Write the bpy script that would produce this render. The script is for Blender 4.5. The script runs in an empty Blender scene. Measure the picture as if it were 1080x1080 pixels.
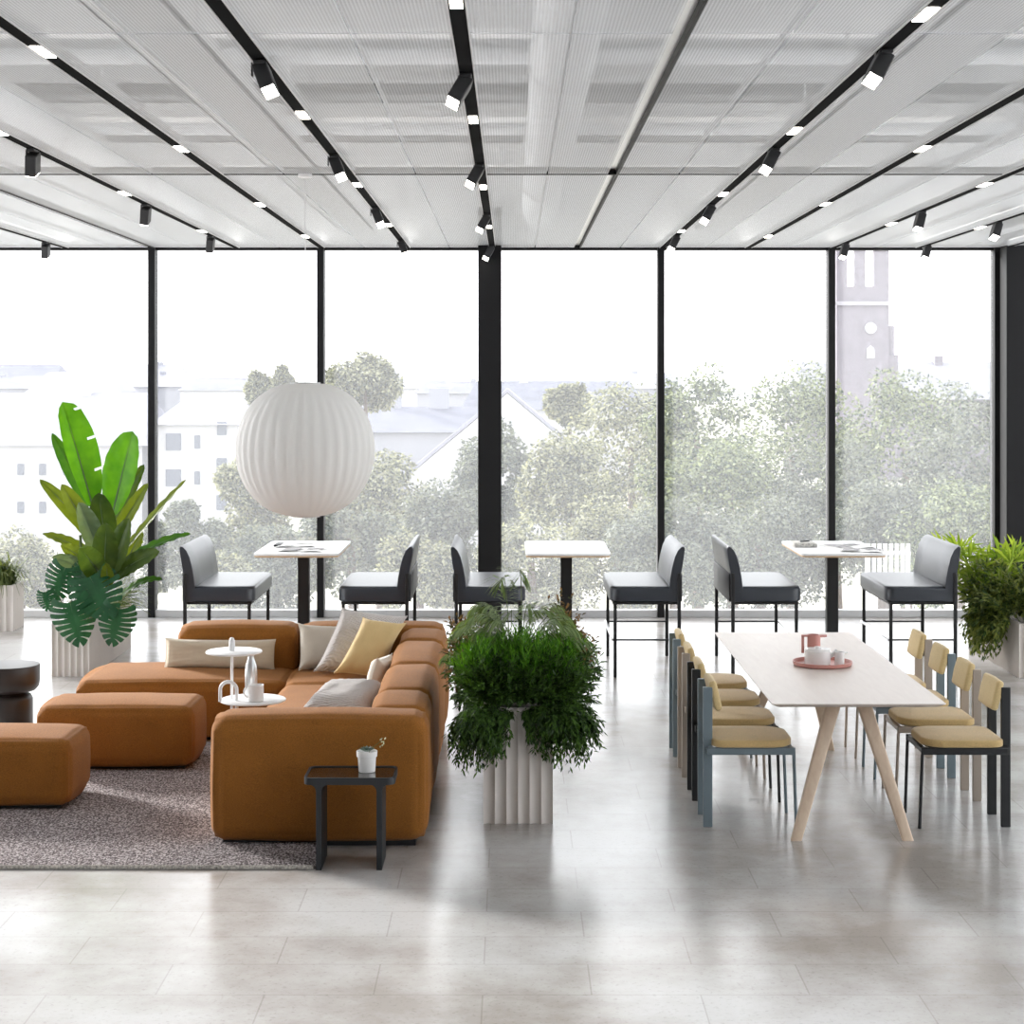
import bpy, bmesh, math, random
from mathutils import Vector, Matrix, noise
random.seed(7)
PI = math.pi
F, H, CX, HY = 1900.0, 2.5, 540.0, 403.0
SC = bpy.context.scene
COL = SC.collection
CEIL = 3.93

def pt(px, py, d):
    """world point at distance d seen in direction px, py"""
    return Vector(((px - CX) * d / F, d, H - (py - HY) * d / F))

# ------------------------------------------------------------------ materials
MATS = {}
def nt(name):
    m = bpy.data.materials.new(name); m.use_nodes = True
    t = m.node_tree; t.nodes.clear()
    o = t.nodes.new('ShaderNodeOutputMaterial')
    MATS[name] = m
    return m, t, o
def N(t, kind, **kw):
    n = t.nodes.new(kind)
    for k, v in kw.items():
        if k in n.inputs.keys(): n.inputs[k].default_value = v
        else: setattr(n, k, v)
    return n
def rgb(r, g, b): return (r, g, b, 1)
def ramp(t, fac, stops):
    r = t.nodes.new('ShaderNodeValToRGB')
    e = r.color_ramp.elements
    while len(e) < len(stops): e.new(0.5)
    for i, (p, c) in enumerate(stops):
        e[i].position = p; e[i].color = (c[0], c[1], c[2], 1)
    t.links.new(fac, r.inputs['Fac'])
    return r.outputs['Color']
def coords(t, scale=(1, 1, 1)):
    tc = t.nodes.new('ShaderNodeTexCoord'); mp = t.nodes.new('ShaderNodeMapping')
    mp.inputs['Scale'].default_value = scale
    t.links.new(tc.outputs['Object'], mp.inputs['Vector'])
    return mp.outputs['Vector']
def simple(name, c, rough=0.5, metal=0.0, var=0.0, scale=8, bump=0.0, bscale=60, spec=0.5, sheen=0.0):
    m, t, o = nt(name)
    b = N(t, 'ShaderNodeBsdfPrincipled', Roughness=rough, Metallic=metal)
    b.inputs['Base Color'].default_value = rgb(*c)
    b.inputs['Specular IOR Level'].default_value = spec
    if sheen: b.inputs['Sheen Weight'].default_value = sheen; b.inputs['Sheen Roughness'].default_value = 0.4
    if var:
        v = coords(t); n = N(t, 'ShaderNodeTexNoise', Scale=scale, Detail=5.0)
        t.links.new(v, n.inputs['Vector'])
        lo = [max(0, k * (1 - var)) for k in c]; hi = [min(1, k * (1 + var)) for k in c]
        t.links.new(ramp(t, n.outputs['Fac'], [(0.3, lo), (0.7, hi)]), b.inputs['Base Color'])
    if bump:
        v = coords(t); n = N(t, 'ShaderNodeTexNoise', Scale=bscale, Detail=3.0)
        t.links.new(v, n.inputs['Vector'])
        bp = N(t, 'ShaderNodeBump', Strength=bump, Distance=0.01)
        t.links.new(n.outputs['Fac'], bp.inputs['Height']); t.links.new(bp.outputs['Normal'], b.inputs['Normal'])
    t.links.new(b.outputs['BSDF'], o.inputs['Surface'])
    return m
def fabric(name, c, var=0.25, thread=900, rough=0.85, sheen=0.3, rib=0, bump=0.25, mottle=0.12):
    m, t, o = nt(name)
    b = N(t, 'ShaderNodeBsdfPrincipled', Roughness=rough)
    b.inputs['Specular IOR Level'].default_value = 0.18
    b.inputs['Sheen Weight'].default_value = sheen
    v = coords(t)
    n1 = N(t, 'ShaderNodeTexNoise', Scale=thread / 6, Detail=2.0)
    vs = coords(t, (1, 1, 3)); t.links.new(vs, n1.inputs['Vector'])
    n2 = N(t, 'ShaderNodeTexNoise', Scale=5.0, Detail=3.0); t.links.new(v, n2.inputs['Vector'])
    lo = [k * (1 - var) for k in c]; hi = [min(1, k * (1 + var)) for k in c]
    c1 = ramp(t, n1.outputs['Fac'], [(0.3, lo), (0.7, hi)])
    mx = N(t, 'ShaderNodeMix', data_type='RGBA', blend_type='MULTIPLY'); mx.inputs[0].default_value = 1
    t.links.new(c1, mx.inputs[6])
    t.links.new(ramp(t, n2.outputs['Fac'], [(0.3, [1 - mottle] * 3), (0.7, [1] * 3)]), mx.inputs[7])
    t.links.new(mx.outputs[2], b.inputs['Base Color'])
    bp = N(t, 'ShaderNodeBump', Strength=bump, Distance=0.004)
    if rib:
        w = N(t, 'ShaderNodeTexWave', Scale=rib, Distortion=1.5, bands_direction='Y'); t.links.new(v, w.inputs['Vector'])
        t.links.new(w.outputs['Fac'], bp.inputs['Height']); bp.inputs['Distance'].default_value = 0.008
    else:
        t.links.new(n1.outputs['Fac'], bp.inputs['Height'])
    t.links.new(bp.outputs['Normal'], b.inputs['Normal'])
    t.links.new(b.outputs['BSDF'], o.inputs['Surface'])
    return m
def leafmat(name, dark, light, trans=0.35, rough=0.45, tint=(1.3, 1.25, 0.5), island=True):
    m, t, o = nt(name)
    b = N(t, 'ShaderNodeBsdfPrincipled', Roughness=rough)
    b.inputs['Specular IOR Level'].default_value = 0.35
    if island:
        g = t.nodes.new('ShaderNodeNewGeometry'); f = g.outputs['Random Per Island']
    else:
        v = coords(t, (1, 1, 1)); n = N(t, 'ShaderNodeTexNoise', Scale=9.0, Detail=2.0); t.links.new(v, n.inputs['Vector']); f = n.outputs['Fac']
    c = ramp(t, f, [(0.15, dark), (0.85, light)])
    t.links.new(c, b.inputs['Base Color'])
    tr = t.nodes.new('ShaderNodeBsdfTranslucent')
    mx = N(t, 'ShaderNodeMix', data_type='RGBA', blend_type='MULTIPLY'); mx.inputs[0].default_value = 1
    mx.inputs[7].default_value = rgb(*tint); t.links.new(c, mx.inputs[6]); t.links.new(mx.outputs[2], tr.inputs['Color'])
    ms = N(t, 'ShaderNodeMixShader'); ms.inputs[0].default_value = trans
    t.links.new(b.outputs['BSDF'], ms.inputs[1]); t.links.new(tr.outputs['BSDF'], ms.inputs[2])
    t.links.new(ms.outputs['Shader'], o.inputs['Surface'])
    return m
def glow(name, c, s):
    m, t, o = nt(name)
    e = N(t, 'ShaderNodeEmission', Strength=s); e.inputs['Color'].default_value = rgb(*c)
    t.links.new(e.outputs['Emission'], o.inputs['Surface'])
    return m

black = simple('black_metal', (0.008, 0.008, 0.009), 0.5, 0.0)
spotm = simple('graphite_metal', (0.03, 0.03, 0.032), 0.5)
frameblk = simple('black_frame', (0.007, 0.007, 0.008), 0.55, spec=0.3)
trackm = simple('matt_black_track', (0.007, 0.007, 0.008), 0.95, spec=0.05)
steel = simple('satin_steel', (0.75, 0.75, 0.76), 0.28, 1.0)
greymetal = simple('grey_metal', (0.62, 0.62, 0.63), 0.5, 0.2)
white = simple('white_lacquer', (0.82, 0.82, 0.82), 0.35)
ceramic = simple('white_ceramic', (0.82, 0.81, 0.80), 0.25)
rose = simple('rose_ceramic', (0.56, 0.25, 0.215), 0.4)
whitepaint = simple('white_paint', (0.86, 0.86, 0.86), 0.6)
ductm = simple('pale_duct', (0.85, 0.87, 0.9), 0.55)
leather = simple('slate_leather', (0.03, 0.035, 0.045), 0.33, bump=0.08, bscale=220)
leatherdk = simple('charcoal_leather', (0.035, 0.036, 0.04), 0.5, bump=0.08, bscale=220)
sofam = fabric('rust_fabric', (0.285, 0.11, 0.019), var=0.28, thread=900, sheen=0.06)
beigep = fabric('beige_linen', (0.58, 0.50, 0.38), thread=1500, var=0.08)
oatm = fabric('oat_linen', (0.60, 0.545, 0.46), thread=1500, var=0.1)
knit = fabric('pale_ribbed_cloth', (0.62, 0.58, 0.56), rib=22, thread=1200, var=0.14, bump=0.7)
mustard = fabric('straw_cloth', (0.70, 0.52, 0.25), thread=1500, var=0.1)
cream = fabric('cream_cloth', (0.78, 0.73, 0.64), thread=1500, var=0.06)
seatm = fabric('tan_wool', (0.62, 0.44, 0.20), thread=1100, var=0.22)
padm = fabric('pale_straw_wool', (0.72, 0.55, 0.28), thread=1100, var=0.15)
fr_blue = simple('blue_grey_lacquer', (0.165, 0.215, 0.245), 0.4)
fr_black = simple('black_lacquer', (0.010, 0.011, 0.013), 0.45)
fr_beige = simple('taupe_lacquer', (0.39, 0.33, 0.275), 0.4)
soil = simple('dark_soil', (0.05, 0.035, 0.025), 0.95, var=0.5, scale=60)
potm = simple('warm_white_planter', (0.66, 0.61, 0.57), 0.55, var=0.05, scale=4)
darkwood = simple('espresso_wood', (0.028, 0.022, 0.02), 0.35)
bottlem = simple('brushed_bottle', (0.55, 0.57, 0.58), 0.3, 0.8)
paper = simple('paper', (0.8, 0.8, 0.79), 0.7)
ink = simple('printed_page', (0.30, 0.29, 0.30), 0.6, var=0.8, scale=25)
stone = simple('speckled_stone', (0.55, 0.53, 0.5), 0.7, var=0.5, scale=70)
darkglass = simple('bronze_glass', (0.03, 0.022, 0.018), 0.06, spec=1.0)

def wood(name, c1, c2, rough=0.45, sc=(2.0, 14, 14)):
    m, t, o = nt(name)
    b = N(t, 'ShaderNodeBsdfPrincipled', Roughness=rough)
    v = coords(t, sc); n = N(t, 'ShaderNodeTexNoise', Scale=3.0, Detail=6.0, Distortion=0.6)
    t.links.new(v, n.inputs['Vector'])
    t.links.new(ramp(t, n.outputs['Fac'], [(0.3, c1), (0.7, c2)]), b.inputs['Base Color'])
    t.links.new(b.outputs['BSDF'], o.inputs['Surface'])
    return m
ashm = wood('soaped_ash', (0.60, 0.45, 0.33), (0.68, 0.54, 0.41), sc=(14, 14, 2.0))
ashtop = wood('pale_ash_top', (0.66, 0.58, 0.53), (0.71, 0.635, 0.58), 0.4, sc=(10, 1.2, 10))
ply = wood('birch_ply', (0.55, 0.36, 0.2), (0.62, 0.44, 0.27), 0.5)

# floor tiles: running bond, long joints into the depth
def floor_mat():
    m, t, o = nt('limestone_tiles')
    b = N(t, 'ShaderNodeBsdfPrincipled')
    v = coords(t)
    n = N(t, 'ShaderNodeTexNoise', Scale=0.8, Detail=6.0, Roughness=0.62); t.links.new(v, n.inputs['Vector'])
    base = ramp(t, n.outputs['Fac'], [(0.36, (0.33, 0.30, 0.275)), (0.50, (0.47, 0.455, 0.44)), (0.62, (0.57, 0.57, 0.57))])
    n2 = N(t, 'ShaderNodeTexNoise', Scale=42.0, Detail=4.0, Roughness=0.7); t.links.new(v, n2.inputs['Vector'])
    sp = ramp(t, n2.outputs['Fac'], [(0.33, (0.62, 0.6, 0.58)), (0.45, (1, 1, 1)), (0.66, (1, 1, 1)), (0.72, (1.12, 1.12, 1.12))])
    mx = N(t, 'ShaderNodeMix', data_type='RGBA', blend_type='MULTIPLY'); mx.inputs[0].default_value = 0.5
    t.links.new(base, mx.inputs[6]); t.links.new(sp, mx.inputs[7])
    br = N(t, 'ShaderNodeTexBrick', Scale=1.0); br.offset = 0.5
    br.inputs['Color1'].default_value = rgb(1, 1, 1); br.inputs['Color2'].default_value = rgb(0.96, 0.957, 0.955)
    br.inputs['Mortar'].default_value = rgb(0.8, 0.785, 0.77)
    br.inputs['Mortar Size'].default_value = 0.0035; br.inputs['Mortar Smooth'].default_value = 0.1
    br.inputs['Brick Width'].default_value = 0.89; br.inputs['Row Height'].default_value = 0.385
    mp = N(t, 'ShaderNodeMapping'); mp.inputs['Location'].default_value = (0.12, 0.35, 0)
    t.links.new(v, mp.inputs['Vector']); t.links.new(mp.outputs['Vector'], br.inputs['Vector'])
    m2 = N(t, 'ShaderNodeMix', data_type='RGBA', blend_type='MULTIPLY'); m2.inputs[0].default_value = 1
    t.links.new(mx.outputs[2], m2.inputs[6]); t.links.new(br.outputs['Color'], m2.inputs[7])
    t.links.new(m2.outputs[2], b.inputs['Base Color'])
    rr = ramp(t, n2.outputs['Fac'], [(0.3, (0.27,) * 3), (0.7, (0.17,) * 3)])
    t.links.new(rr, b.inputs['Roughness'])
    bp = N(t, 'ShaderNodeBump', Strength=0.12, Distance=0.004)
    t.links.new(n2.outputs['Fac'], bp.inputs['Height']); t.links.new(bp.outputs['Normal'], b.inputs['Normal'])
    t.links.new(b.outputs['BSDF'], o.inputs['Surface'])
    return m
floorm = floor_mat()

# expanded metal ceiling: white metal with real holes
def mesh_mat():
    m, t, o = nt('perforated_white_metal')
    b = N(t, 'ShaderNodeBsdfPrincipled', Roughness=0.5)
    b.inputs['Base Color'].default_value = rgb(0.88, 0.90, 0.93)
    v = coords(t, (1, 1, 1))
    sx = N(t, 'ShaderNodeSeparateXYZ'); t.links.new(v, sx.inputs[0])
    def M(op, a, bb=None):
        q = N(t, 'ShaderNodeMath', operation=op)
        for i, s in enumerate((a, bb)):
            if s is None: continue
            if isinstance(s, (int, float)): q.inputs[i].default_value = s
            else: t.links.new(s, q.inputs[i])
        return q.outputs[0]
    a = M('ADD', M('MULTIPLY', sx.outputs[0], 2 * PI / 0.03), M('MULTIPLY', sx.outputs[1], 2 * PI / 0.02))
    c = M('SUBTRACT', M('MULTIPLY', sx.outputs[0], 2 * PI / 0.03), M('MULTIPLY', sx.outputs[1], 2 * PI / 0.02))
    s = M('MULTIPLY', M('SINE', a), M('SINE', c))
    open_ = M('ADD', M('MULTIPLY', M('LESS_THAN', s, 0.0), 0.26), 0.34)
    tr = t.nodes.new('ShaderNodeBsdfTransparent')
    ms = N(t, 'ShaderNodeMixShader')
    t.links.new(open_, ms.inputs[0]); t.links.new(b.outputs['BSDF'], ms.inputs[1]); t.links.new(tr.outputs['BSDF'], ms.inputs[2])
    t.links.new(ms.outputs['Shader'], o.inputs['Surface'])
    return m
meshm = mesh_mat()

def glass_mat(name, veil, refl=0.6):
    m, t, o = nt(name)
    tr = t.nodes.new('ShaderNodeBsdfTransparent')
    tl = t.nodes.new('ShaderNodeBsdfTranslucent'); tl.inputs['Color'].default_value = rgb(0.93, 0.95, 1.0)
    ms = N(t, 'ShaderNodeMixShader'); ms.inputs[0].default_value = veil
    t.links.new(tr.outputs['BSDF'], ms.inputs[1]); t.links.new(tl.outputs['BSDF'], ms.inputs[2])
    gl = N(t, 'ShaderNodeBsdfGlossy', Roughness=0.02)
    fr = N(t, 'ShaderNodeFresnel', IOR=1.3)
    mf = N(t, 'ShaderNodeMath', operation='MULTIPLY'); mf.inputs[1].default_value = refl
    t.links.new(fr.outputs[0], mf.inputs[0])
    m2 = N(t, 'ShaderNodeMixShader'); t.links.new(mf.outputs[0], m2.inputs[0])
    t.links.new(ms.outputs['Shader'], m2.inputs[1]); t.links.new(gl.outputs['BSDF'], m2.inputs[2])
    t.links.new(m2.outputs['Shader'], o.inputs['Surface'])
    return m
panem = glass_mat('haze_veil_glass', 0.058)  # translucent share veils the view, imitating outdoor haze
clearm = glass_mat('clear_glass', 0.02)

def shade_mat():
    m, t, o = nt('pleated_lamp_skin')
    b = N(t, 'ShaderNodeBsdfPrincipled', Roughness=0.6); b.inputs['Base Color'].default_value = rgb(0.84, 0.84, 0.83)
    tl = t.nodes.new('ShaderNodeBsdfTranslucent'); tl.inputs['Color'].default_value = rgb(0.86, 0.86, 0.85)
    ms = N(t, 'ShaderNodeMixShader'); ms.inputs[0].default_value = 0.35
    t.links.new(b.outputs['BSDF'], ms.inputs[1]); t.links.new(tl.outputs['BSDF'], ms.inputs[2])
    t.links.new(ms.outputs['Shader'], o.inputs['Surface'])
    return m
shadem = shade_mat()

def rug_mat():
    m, t, o = nt('heather_wool_rug')
    b = N(t, 'ShaderNodeBsdfPrincipled', Roughness=0.95); b.inputs['Specular IOR Level'].default_value = 0.1
    v = coords(t, (1, 0.55, 1))
    n = N(t, 'ShaderNodeTexNoise', Scale=95.0, Detail=3.0, Roughness=0.7); t.links.new(v, n.inputs['Vector'])
    c = ramp(t, n.outputs['Fac'], [(0.37, (0.06, 0.05, 0.052)), (0.5, (0.24, 0.205, 0.205)), (0.61, (0.62, 0.57, 0.57))])
    t.links.new(c, b.inputs['Base Color'])
    bp = N(t, 'ShaderNodeBump', Strength=0.8, Distance=0.01); t.links.new(n.outputs['Fac'], bp.inputs['Height'])
    t.links.new(bp.outputs['Normal'], b.inputs['Normal'])
    t.links.new(b.outputs['BSDF'], o.inputs['Surface'])
    return m
rugm = rug_mat()
hemm = simple('pale_rug_binding', (0.50, 0.47, 0.43), 0.9, var=0.5, scale=90)

LF_banana = leafmat('banana_leaf', (0.025, 0.11, 0.01), (0.08, 0.22, 0.015), 0.35, 0.35, island=False)
LF_bright = leafmat('bright_banana_leaf', (0.05, 0.19, 0.008), (0.12, 0.33, 0.015), 0.42, 0.35, island=False)
LF_olive = leafmat('olive_leaf', (0.035, 0.075, 0.015), (0.09, 0.14, 0.02), 0.3, 0.4, island=False)
LF_yellow = leafmat('yellow_green_leaf', (0.085, 0.13, 0.012), (0.19, 0.24, 0.025), 0.4, 0.4, island=False)
LF_grey = leafmat('grey_green_leaf', (0.10, 0.16, 0.09), (0.18, 0.24, 0.14), 0.3, 0.4, island=False)
LF_monst = leafmat('monstera_leaf', (0.006, 0.045, 0.018), (0.028, 0.12, 0.045), 0.12, 0.28, island=False)
LF_bush = leafmat('dark_bush_leaf', (0.02, 0.05, 0.012), (0.085, 0.175, 0.03), 0.3)
LF_needle = leafmat('bright_needle_leaf', (0.045, 0.15, 0.012), (0.15, 0.36, 0.03), 0.4)
LF_palm = leafmat('palm_leaf', (0.12, 0.19, 0.07), (0.26, 0.35, 0.15), 0.35)
LF_rust = leafmat('rust_leaf', (0.05, 0.06, 0.02), (0.26, 0.15, 0.06), 0.3, tint=(1.2, 1, 0.6))
LF_lime = leafmat('lime_palm_leaf', (0.14, 0.23, 0.03), (0.32, 0.42, 0.07), 0.4)
LF_trail = leafmat('trailing_leaf', (0.04, 0.08, 0.018), (0.24, 0.28, 0.075), 0.35)
LF_spider = leafmat('spider_leaf', (0.045, 0.08, 0.02), (0.20, 0.24, 0.09), 0.3)
LF_succ = leafmat('succulent_leaf', (0.06, 0.10, 0.09), (0.22, 0.28, 0.25), 0.1)
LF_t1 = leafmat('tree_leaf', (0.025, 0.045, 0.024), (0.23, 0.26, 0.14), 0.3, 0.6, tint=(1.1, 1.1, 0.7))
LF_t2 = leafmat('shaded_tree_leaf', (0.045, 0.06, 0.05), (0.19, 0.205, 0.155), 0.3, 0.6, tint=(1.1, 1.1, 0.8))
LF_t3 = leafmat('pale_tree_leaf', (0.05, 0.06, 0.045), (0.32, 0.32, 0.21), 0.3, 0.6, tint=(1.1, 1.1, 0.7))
stemm = simple('green_stem', (0.10, 0.14, 0.04), 0.6)
barkm = simple('bark', (0.12, 0.09, 0.07), 0.9, var=0.4, scale=12)
plaster = simple('white_render', (0.40, 0.40, 0.42), 0.9, var=0.06, scale=0.4)
plaster2 = simple('grey_render', (0.27, 0.275, 0.31), 0.9, var=0.08, scale=0.4)
rooft = simple('slate_roof', (0.12, 0.125, 0.16), 0.8, var=0.2, scale=0.8)
roofp = simple('pale_roof', (0.22, 0.22, 0.26), 0.8, var=0.15, scale=0.8)
winm = simple('dark_house_pane', (0.10, 0.11, 0.14), 0.3)
brick = simple('church_brick', (0.17, 0.155, 0.18), 0.9, var=0.15, scale=1.2)
brickp = simple('church_stone', (0.3, 0.29, 0.32), 0.9)
groundm = simple('dry_ground', (0.42, 0.40, 0.34), 0.95, var=0.3, scale=0.15)

# ------------------------------------------------------------------ mesh builder
class MB:
    def __init__(s): s.v = []; s.f = []
    def add(s, vs, fs, M=None):
        o = len(s.v)
        s.v += [tuple(M @ Vector(p)) if M else tuple(p) for p in vs]
        s.f += [tuple(i + o for i in f) for f in fs]
        return s
    def box(s, x0, x1, y0, y1, z0, z1, M=None):
        vs = [(x0, y0, z0), (x1, y0, z0), (x1, y1, z0), (x0, y1, z0), (x0, y0, z1), (x1, y0, z1), (x1, y1, z1), (x0, y1, z1)]
        return s.add(vs, [(3, 2, 1, 0), (4, 5, 6, 7), (0, 1, 5, 4), (1, 2, 6, 5), (2, 3, 7, 6), (3, 0, 4, 7)], M)
    def rbox(s, x0, x1, y0, y1, z0, z1, r=0.005, seg=2, M=None):
        bm = bmesh.new(); bmesh.ops.create_cube(bm, size=1)
        for v in bm.verts:
            v.co = Vector(((x0 + x1) / 2 + v.co.x * (x1 - x0), (y0 + y1) / 2 + v.co.y * (y1 - y0), (z0 + z1) / 2 + v.co.z * (z1 - z0)))
        bmesh.ops.bevel(bm, geom=bm.edges[:], offset=r, segments=seg, profile=0.5, affect='EDGES')
        bm.verts.index_update()
        s.add([v.co.copy() for v in bm.verts], [[v.index for v in f.verts] for f in bm.faces], M); bm.free()
        return s
    def tube(s, path, r, n=10, caps=True):
        path = [Vector(p) for p in path]; rs = r if isinstance(r, (list, tuple)) else [r] * len(path)
        rings = []; up = None
        for i, p in enumerate(path):
            d = (path[min(i + 1, len(path) - 1)] - path[max(i - 1, 0)]).normalized()
            if up is None:
                up = Vector((0, 0, 1)) if abs(d.z) < 0.9 else Vector((1, 0, 0))
            a = d.cross(up).normalized(); b = a.cross(d).normalized(); up = b
            rings.append([p + (a * math.cos(2 * PI * k / n) + b * math.sin(2 * PI * k / n)) * rs[i] for k in range(n)])
        vs = [q for R in rings for q in R]; fs = []
        for i in range(len(rings) - 1):
            for k in range(n):
                fs.append((i * n + k, i * n + (k + 1) % n, (i + 1) * n + (k + 1) % n, (i + 1) * n + k))
        if caps:
            fs.append(tuple(range(n))[::-1]); fs.append(tuple(range((len(rings) - 1) * n, len(rings) * n)))
        return s.add(vs, fs)
    def lathe(s, prof, n=32, c=(0, 0, 0), close=True):
        vs = []; fs = []
        for (r, z) in prof:
            for k in range(n):
                a = 2 * PI * k / n; vs.append((c[0] + r * math.cos(a), c[1] + r * math.sin(a), c[2] + z))
        for i in range(len(prof) - 1):
            for k in range(n):
                fs.append((i * n + k, i * n + (k + 1) % n, (i + 1) * n + (k + 1) % n, (i + 1) * n + k))
        if close:
            fs.append(tuple(range(n))[::-1]); fs.append(tuple(range((len(prof) - 1) * n, len(prof) * n)))
        return s.add(vs, fs)
    def prism(s, poly, z0, z1):
        n = len(poly)
        vs = [(p[0], p[1], z0) for p in poly] + [(p[0], p[1], z1) for p in poly]
        fs = [tuple(range(n))[::-1], tuple(range(n, 2 * n))] + [(i, (i + 1) % n, n + (i + 1) % n, n + i) for i in range(n)]
        return s.add(vs, fs)
    def prismy(s, poly, y0, y1):   # poly in x,z extruded along y
        n = len(poly)
        vs = [(p[0], y0, p[1]) for p in poly] + [(p[0], y1, p[1]) for p in poly]
        fs = [tuple(range(n)), tuple(range(n, 2 * n))[::-1]] + [(i, n + i, n + (i + 1) % n, (i + 1) % n) for i in range(n)]
        return s.add(vs, fs)
    def soft(s, x0, x1, y0, y1, z0, z1, r=0.08, puff=0.012, wr=0.004, seed=0):
        """rounded, slightly puffed upholstery block"""
        c = Vector(((x0 + x1) / 2, (y0 + y1) / 2, (z0 + z1) / 2)); h = Vector(((x1 - x0) / 2, (y1 - y0) / 2, (z1 - z0) / 2))
        def samp(hh):
            q = [math.tan(a * PI / 4 / 4) for a in range(0, 5)]
            e = [hh - r + r * k for k in q]
            n = max(2, int((hh - r) / 0.05)); mid = [-(hh - r) + 2 * (hh - r) * i / n for i in range(1, n)]
            return [-k for k in e[::-1]] + mid + e
        ax = [samp(h[i]) for i in range(3)]
        keys = {}; vs = []; fs = []
        def vid(p):
            k = (round(p[0], 5), round(p[1], 5), round(p[2], 5))
            if k not in keys:
                P = Vector(p); q = Vector([max(-(h[i] - r), min(h[i] - r, P[i])) for i in range(3)])
                d = P - q
                nn = d.normalized()
                P2 = q + nn * r
                f = 1.0
                for i in range(3):
                    if abs(nn[i]) < 0.7: f *= max(0, 1 - (P2[i] / h[i]) ** 2)
                P2 += nn * puff * f
                P2 += nn * wr * noise.noise(P2 * 5 + Vector((seed * 3.1, 0, 0)))
                keys[k] = len(vs); vs.append(c + P2)
            return keys[k]
        for a in range(3):
            u, w = (a + 1) % 3, (a + 2) % 3
            for sg in (-1, 1):
                for i in range(len(ax[u]) - 1):
                    for j in range(len(ax[w]) - 1):
                        q = []
                        for (ii, jj) in ((i, j), (i + 1, j), (i + 1, j + 1), (i, j + 1)):
                            p = [0, 0, 0]; p[a] = sg * h[a]; p[u] = ax[u][ii]; p[w] = ax[w][jj]; q.append(vid(p))
                        fs.append(tuple(q if sg > 0 else q[::-1]))
        return s.add(vs, fs)
    def build(s, name, m, parent=None, smooth=40, loc=None):
        me = bpy.data.meshes.new(name)
        if loc is not None:
            L = Vector(loc); me.from_pydata([tuple(Vector(p) - L) for p in s.v], [], s.f)
        else: me.from_pydata(s.v, [], s.f)
        me.materials.append(m); me.update()
        if smooth:
            me.shade_smooth()
            if smooth < 180: me.set_sharp_from_angle(angle=math.radians(smooth))
        o = bpy.data.objects.new(name, me); COL.objects.link(o)
        if loc is not None: o.location = loc
        if parent: o.parent = parent
        return o

def tag(o, label=None, cat=None, group=None, kind=None):
    if label: o['label'] = label
    if cat: o['category'] = cat
    if group: o['group'] = group
    if kind: o['kind'] = kind
    return o
def thing(name, label, cat, loc=(0, 0, 0), rz=0, group=None):
    o = bpy.data.objects.new(name, None); COL.objects.link(o)
    o.location = loc; o.rotation_euler = (0, 0, rz); o.empty_display_size = 0.1
    return tag(o, label, cat, group)
def copy_tree(o, parent=None):
    c = o.copy(); COL.objects.link(c); c.parent = parent
    for ch in list(o.children): copy_tree(ch, c)
    return c
def struct(o, label, cat): return tag(o, label, cat, kind='structure')

# ------------------------------------------------------------------ camera, world
cam = bpy.data.cameras.new('camera'); co = bpy.data.objects.new('camera', cam); COL.objects.link(co)
co.location = (0, 0, H); co.rotation_euler = (PI / 2, 0, 0)
cam.sensor_width = 36; cam.lens = F / 1080 * 36; cam.shift_y = -(540 - HY) / 1080; cam.clip_end = 2000
SC.camera = co
w = bpy.data.worlds.new('sky'); SC.world = w; w.use_nodes = True
bg = w.node_tree.nodes['Background']; bg.inputs['Color'].default_value = (0.95, 0.975, 1.0, 1); bg.inputs['Strength'].default_value = 1.6
sl = bpy.data.lights.new('sun', 'SUN'); so = bpy.data.objects.new('sun', sl); COL.objects.link(so)
sl.energy = 4.7; sl.angle = math.radians(9); sl.color = (1.0, 0.975, 0.945)
el = math.radians(19); sd = Vector((-0.76 * math.cos(el), 0.65 * math.cos(el), math.sin(el)))
so.rotation_euler = sd.to_track_quat('Z', 'Y').to_euler(); so.location = sd * 60
vs_ = SC.view_settings; vs_.view_transform = 'Standard'; vs_.look = 'None'; vs_.gamma = 1; vs_.use_curve_mapping = False
vs_.exposure = 1.08

# ------------------------------------------------------------------ room shell
RX, RY0, RY1 = 8.3, -5.0, 19.15
struct(MB().box(-RX, RX, RY0, RY1 + 0.15, -0.3, 0).build('floor', floorm, smooth=0), 'pale polished limestone tile floor', 'floor')
struct(MB().box(-RX, RX, RY0, RY1 + 0.2, 4.95, 5.15).build('ceiling_slab', simple('grey_concrete', (0.62, 0.64, 0.66), 0.9, var=0.15, scale=1.5), smooth=0), 'white concrete slab above the perforated ceiling panels', 'ceiling')
TR = {k: -0.21 + 0.905 * k for k in range(-9, 10)}
cm = MB()
for k in range(-9, 9):
    xa, xb = TR[k] + 0.036, TR[k + 1] - 0.036; xm = (xa + xb) / 2
    for (a, b) in ((xa, xm - 0.005), (xm + 0.005, xb)):
        for (y0, y1) in ((RY0, 2.4), (2.43, 7.38), (7.4, 12.375), (12.425, RY1 - 0.02)):
            cm.add([(a, y0, CEIL), (b, y0, CEIL), (b, y1, CEIL), (a, y1, CEIL), (a, y0, CEIL + 0.012), (b, y0, CEIL + 0.012), (b, y1, CEIL + 0.012), (a, y1, CEIL + 0.012)],
                   [(3, 2, 1, 0), (0, 1, 5, 4), (1, 2, 6, 5), (2, 3, 7, 6), (3, 0, 4, 7)])
struct(cm.build('ceiling', meshm, smooth=0), 'white perforated metal ceiling panels in long rows', 'ceiling')
struct(MB().box(-RX, RX, 12.385, 12.415, CEIL - 0.004, CEIL + 0.05).build('trim_1', frameblk, smooth=0), 'thin black cross joint between the ceiling panels', 'ceiling trim')
em = MB()
for k in range(-9, 9):
    xm = (TR[k] + TR[k + 1]) / 2
    em.box(xm - 0.004, xm + 0.004, RY0, RY1, CEIL + 0.02, CEIL + 0.05)
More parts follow.
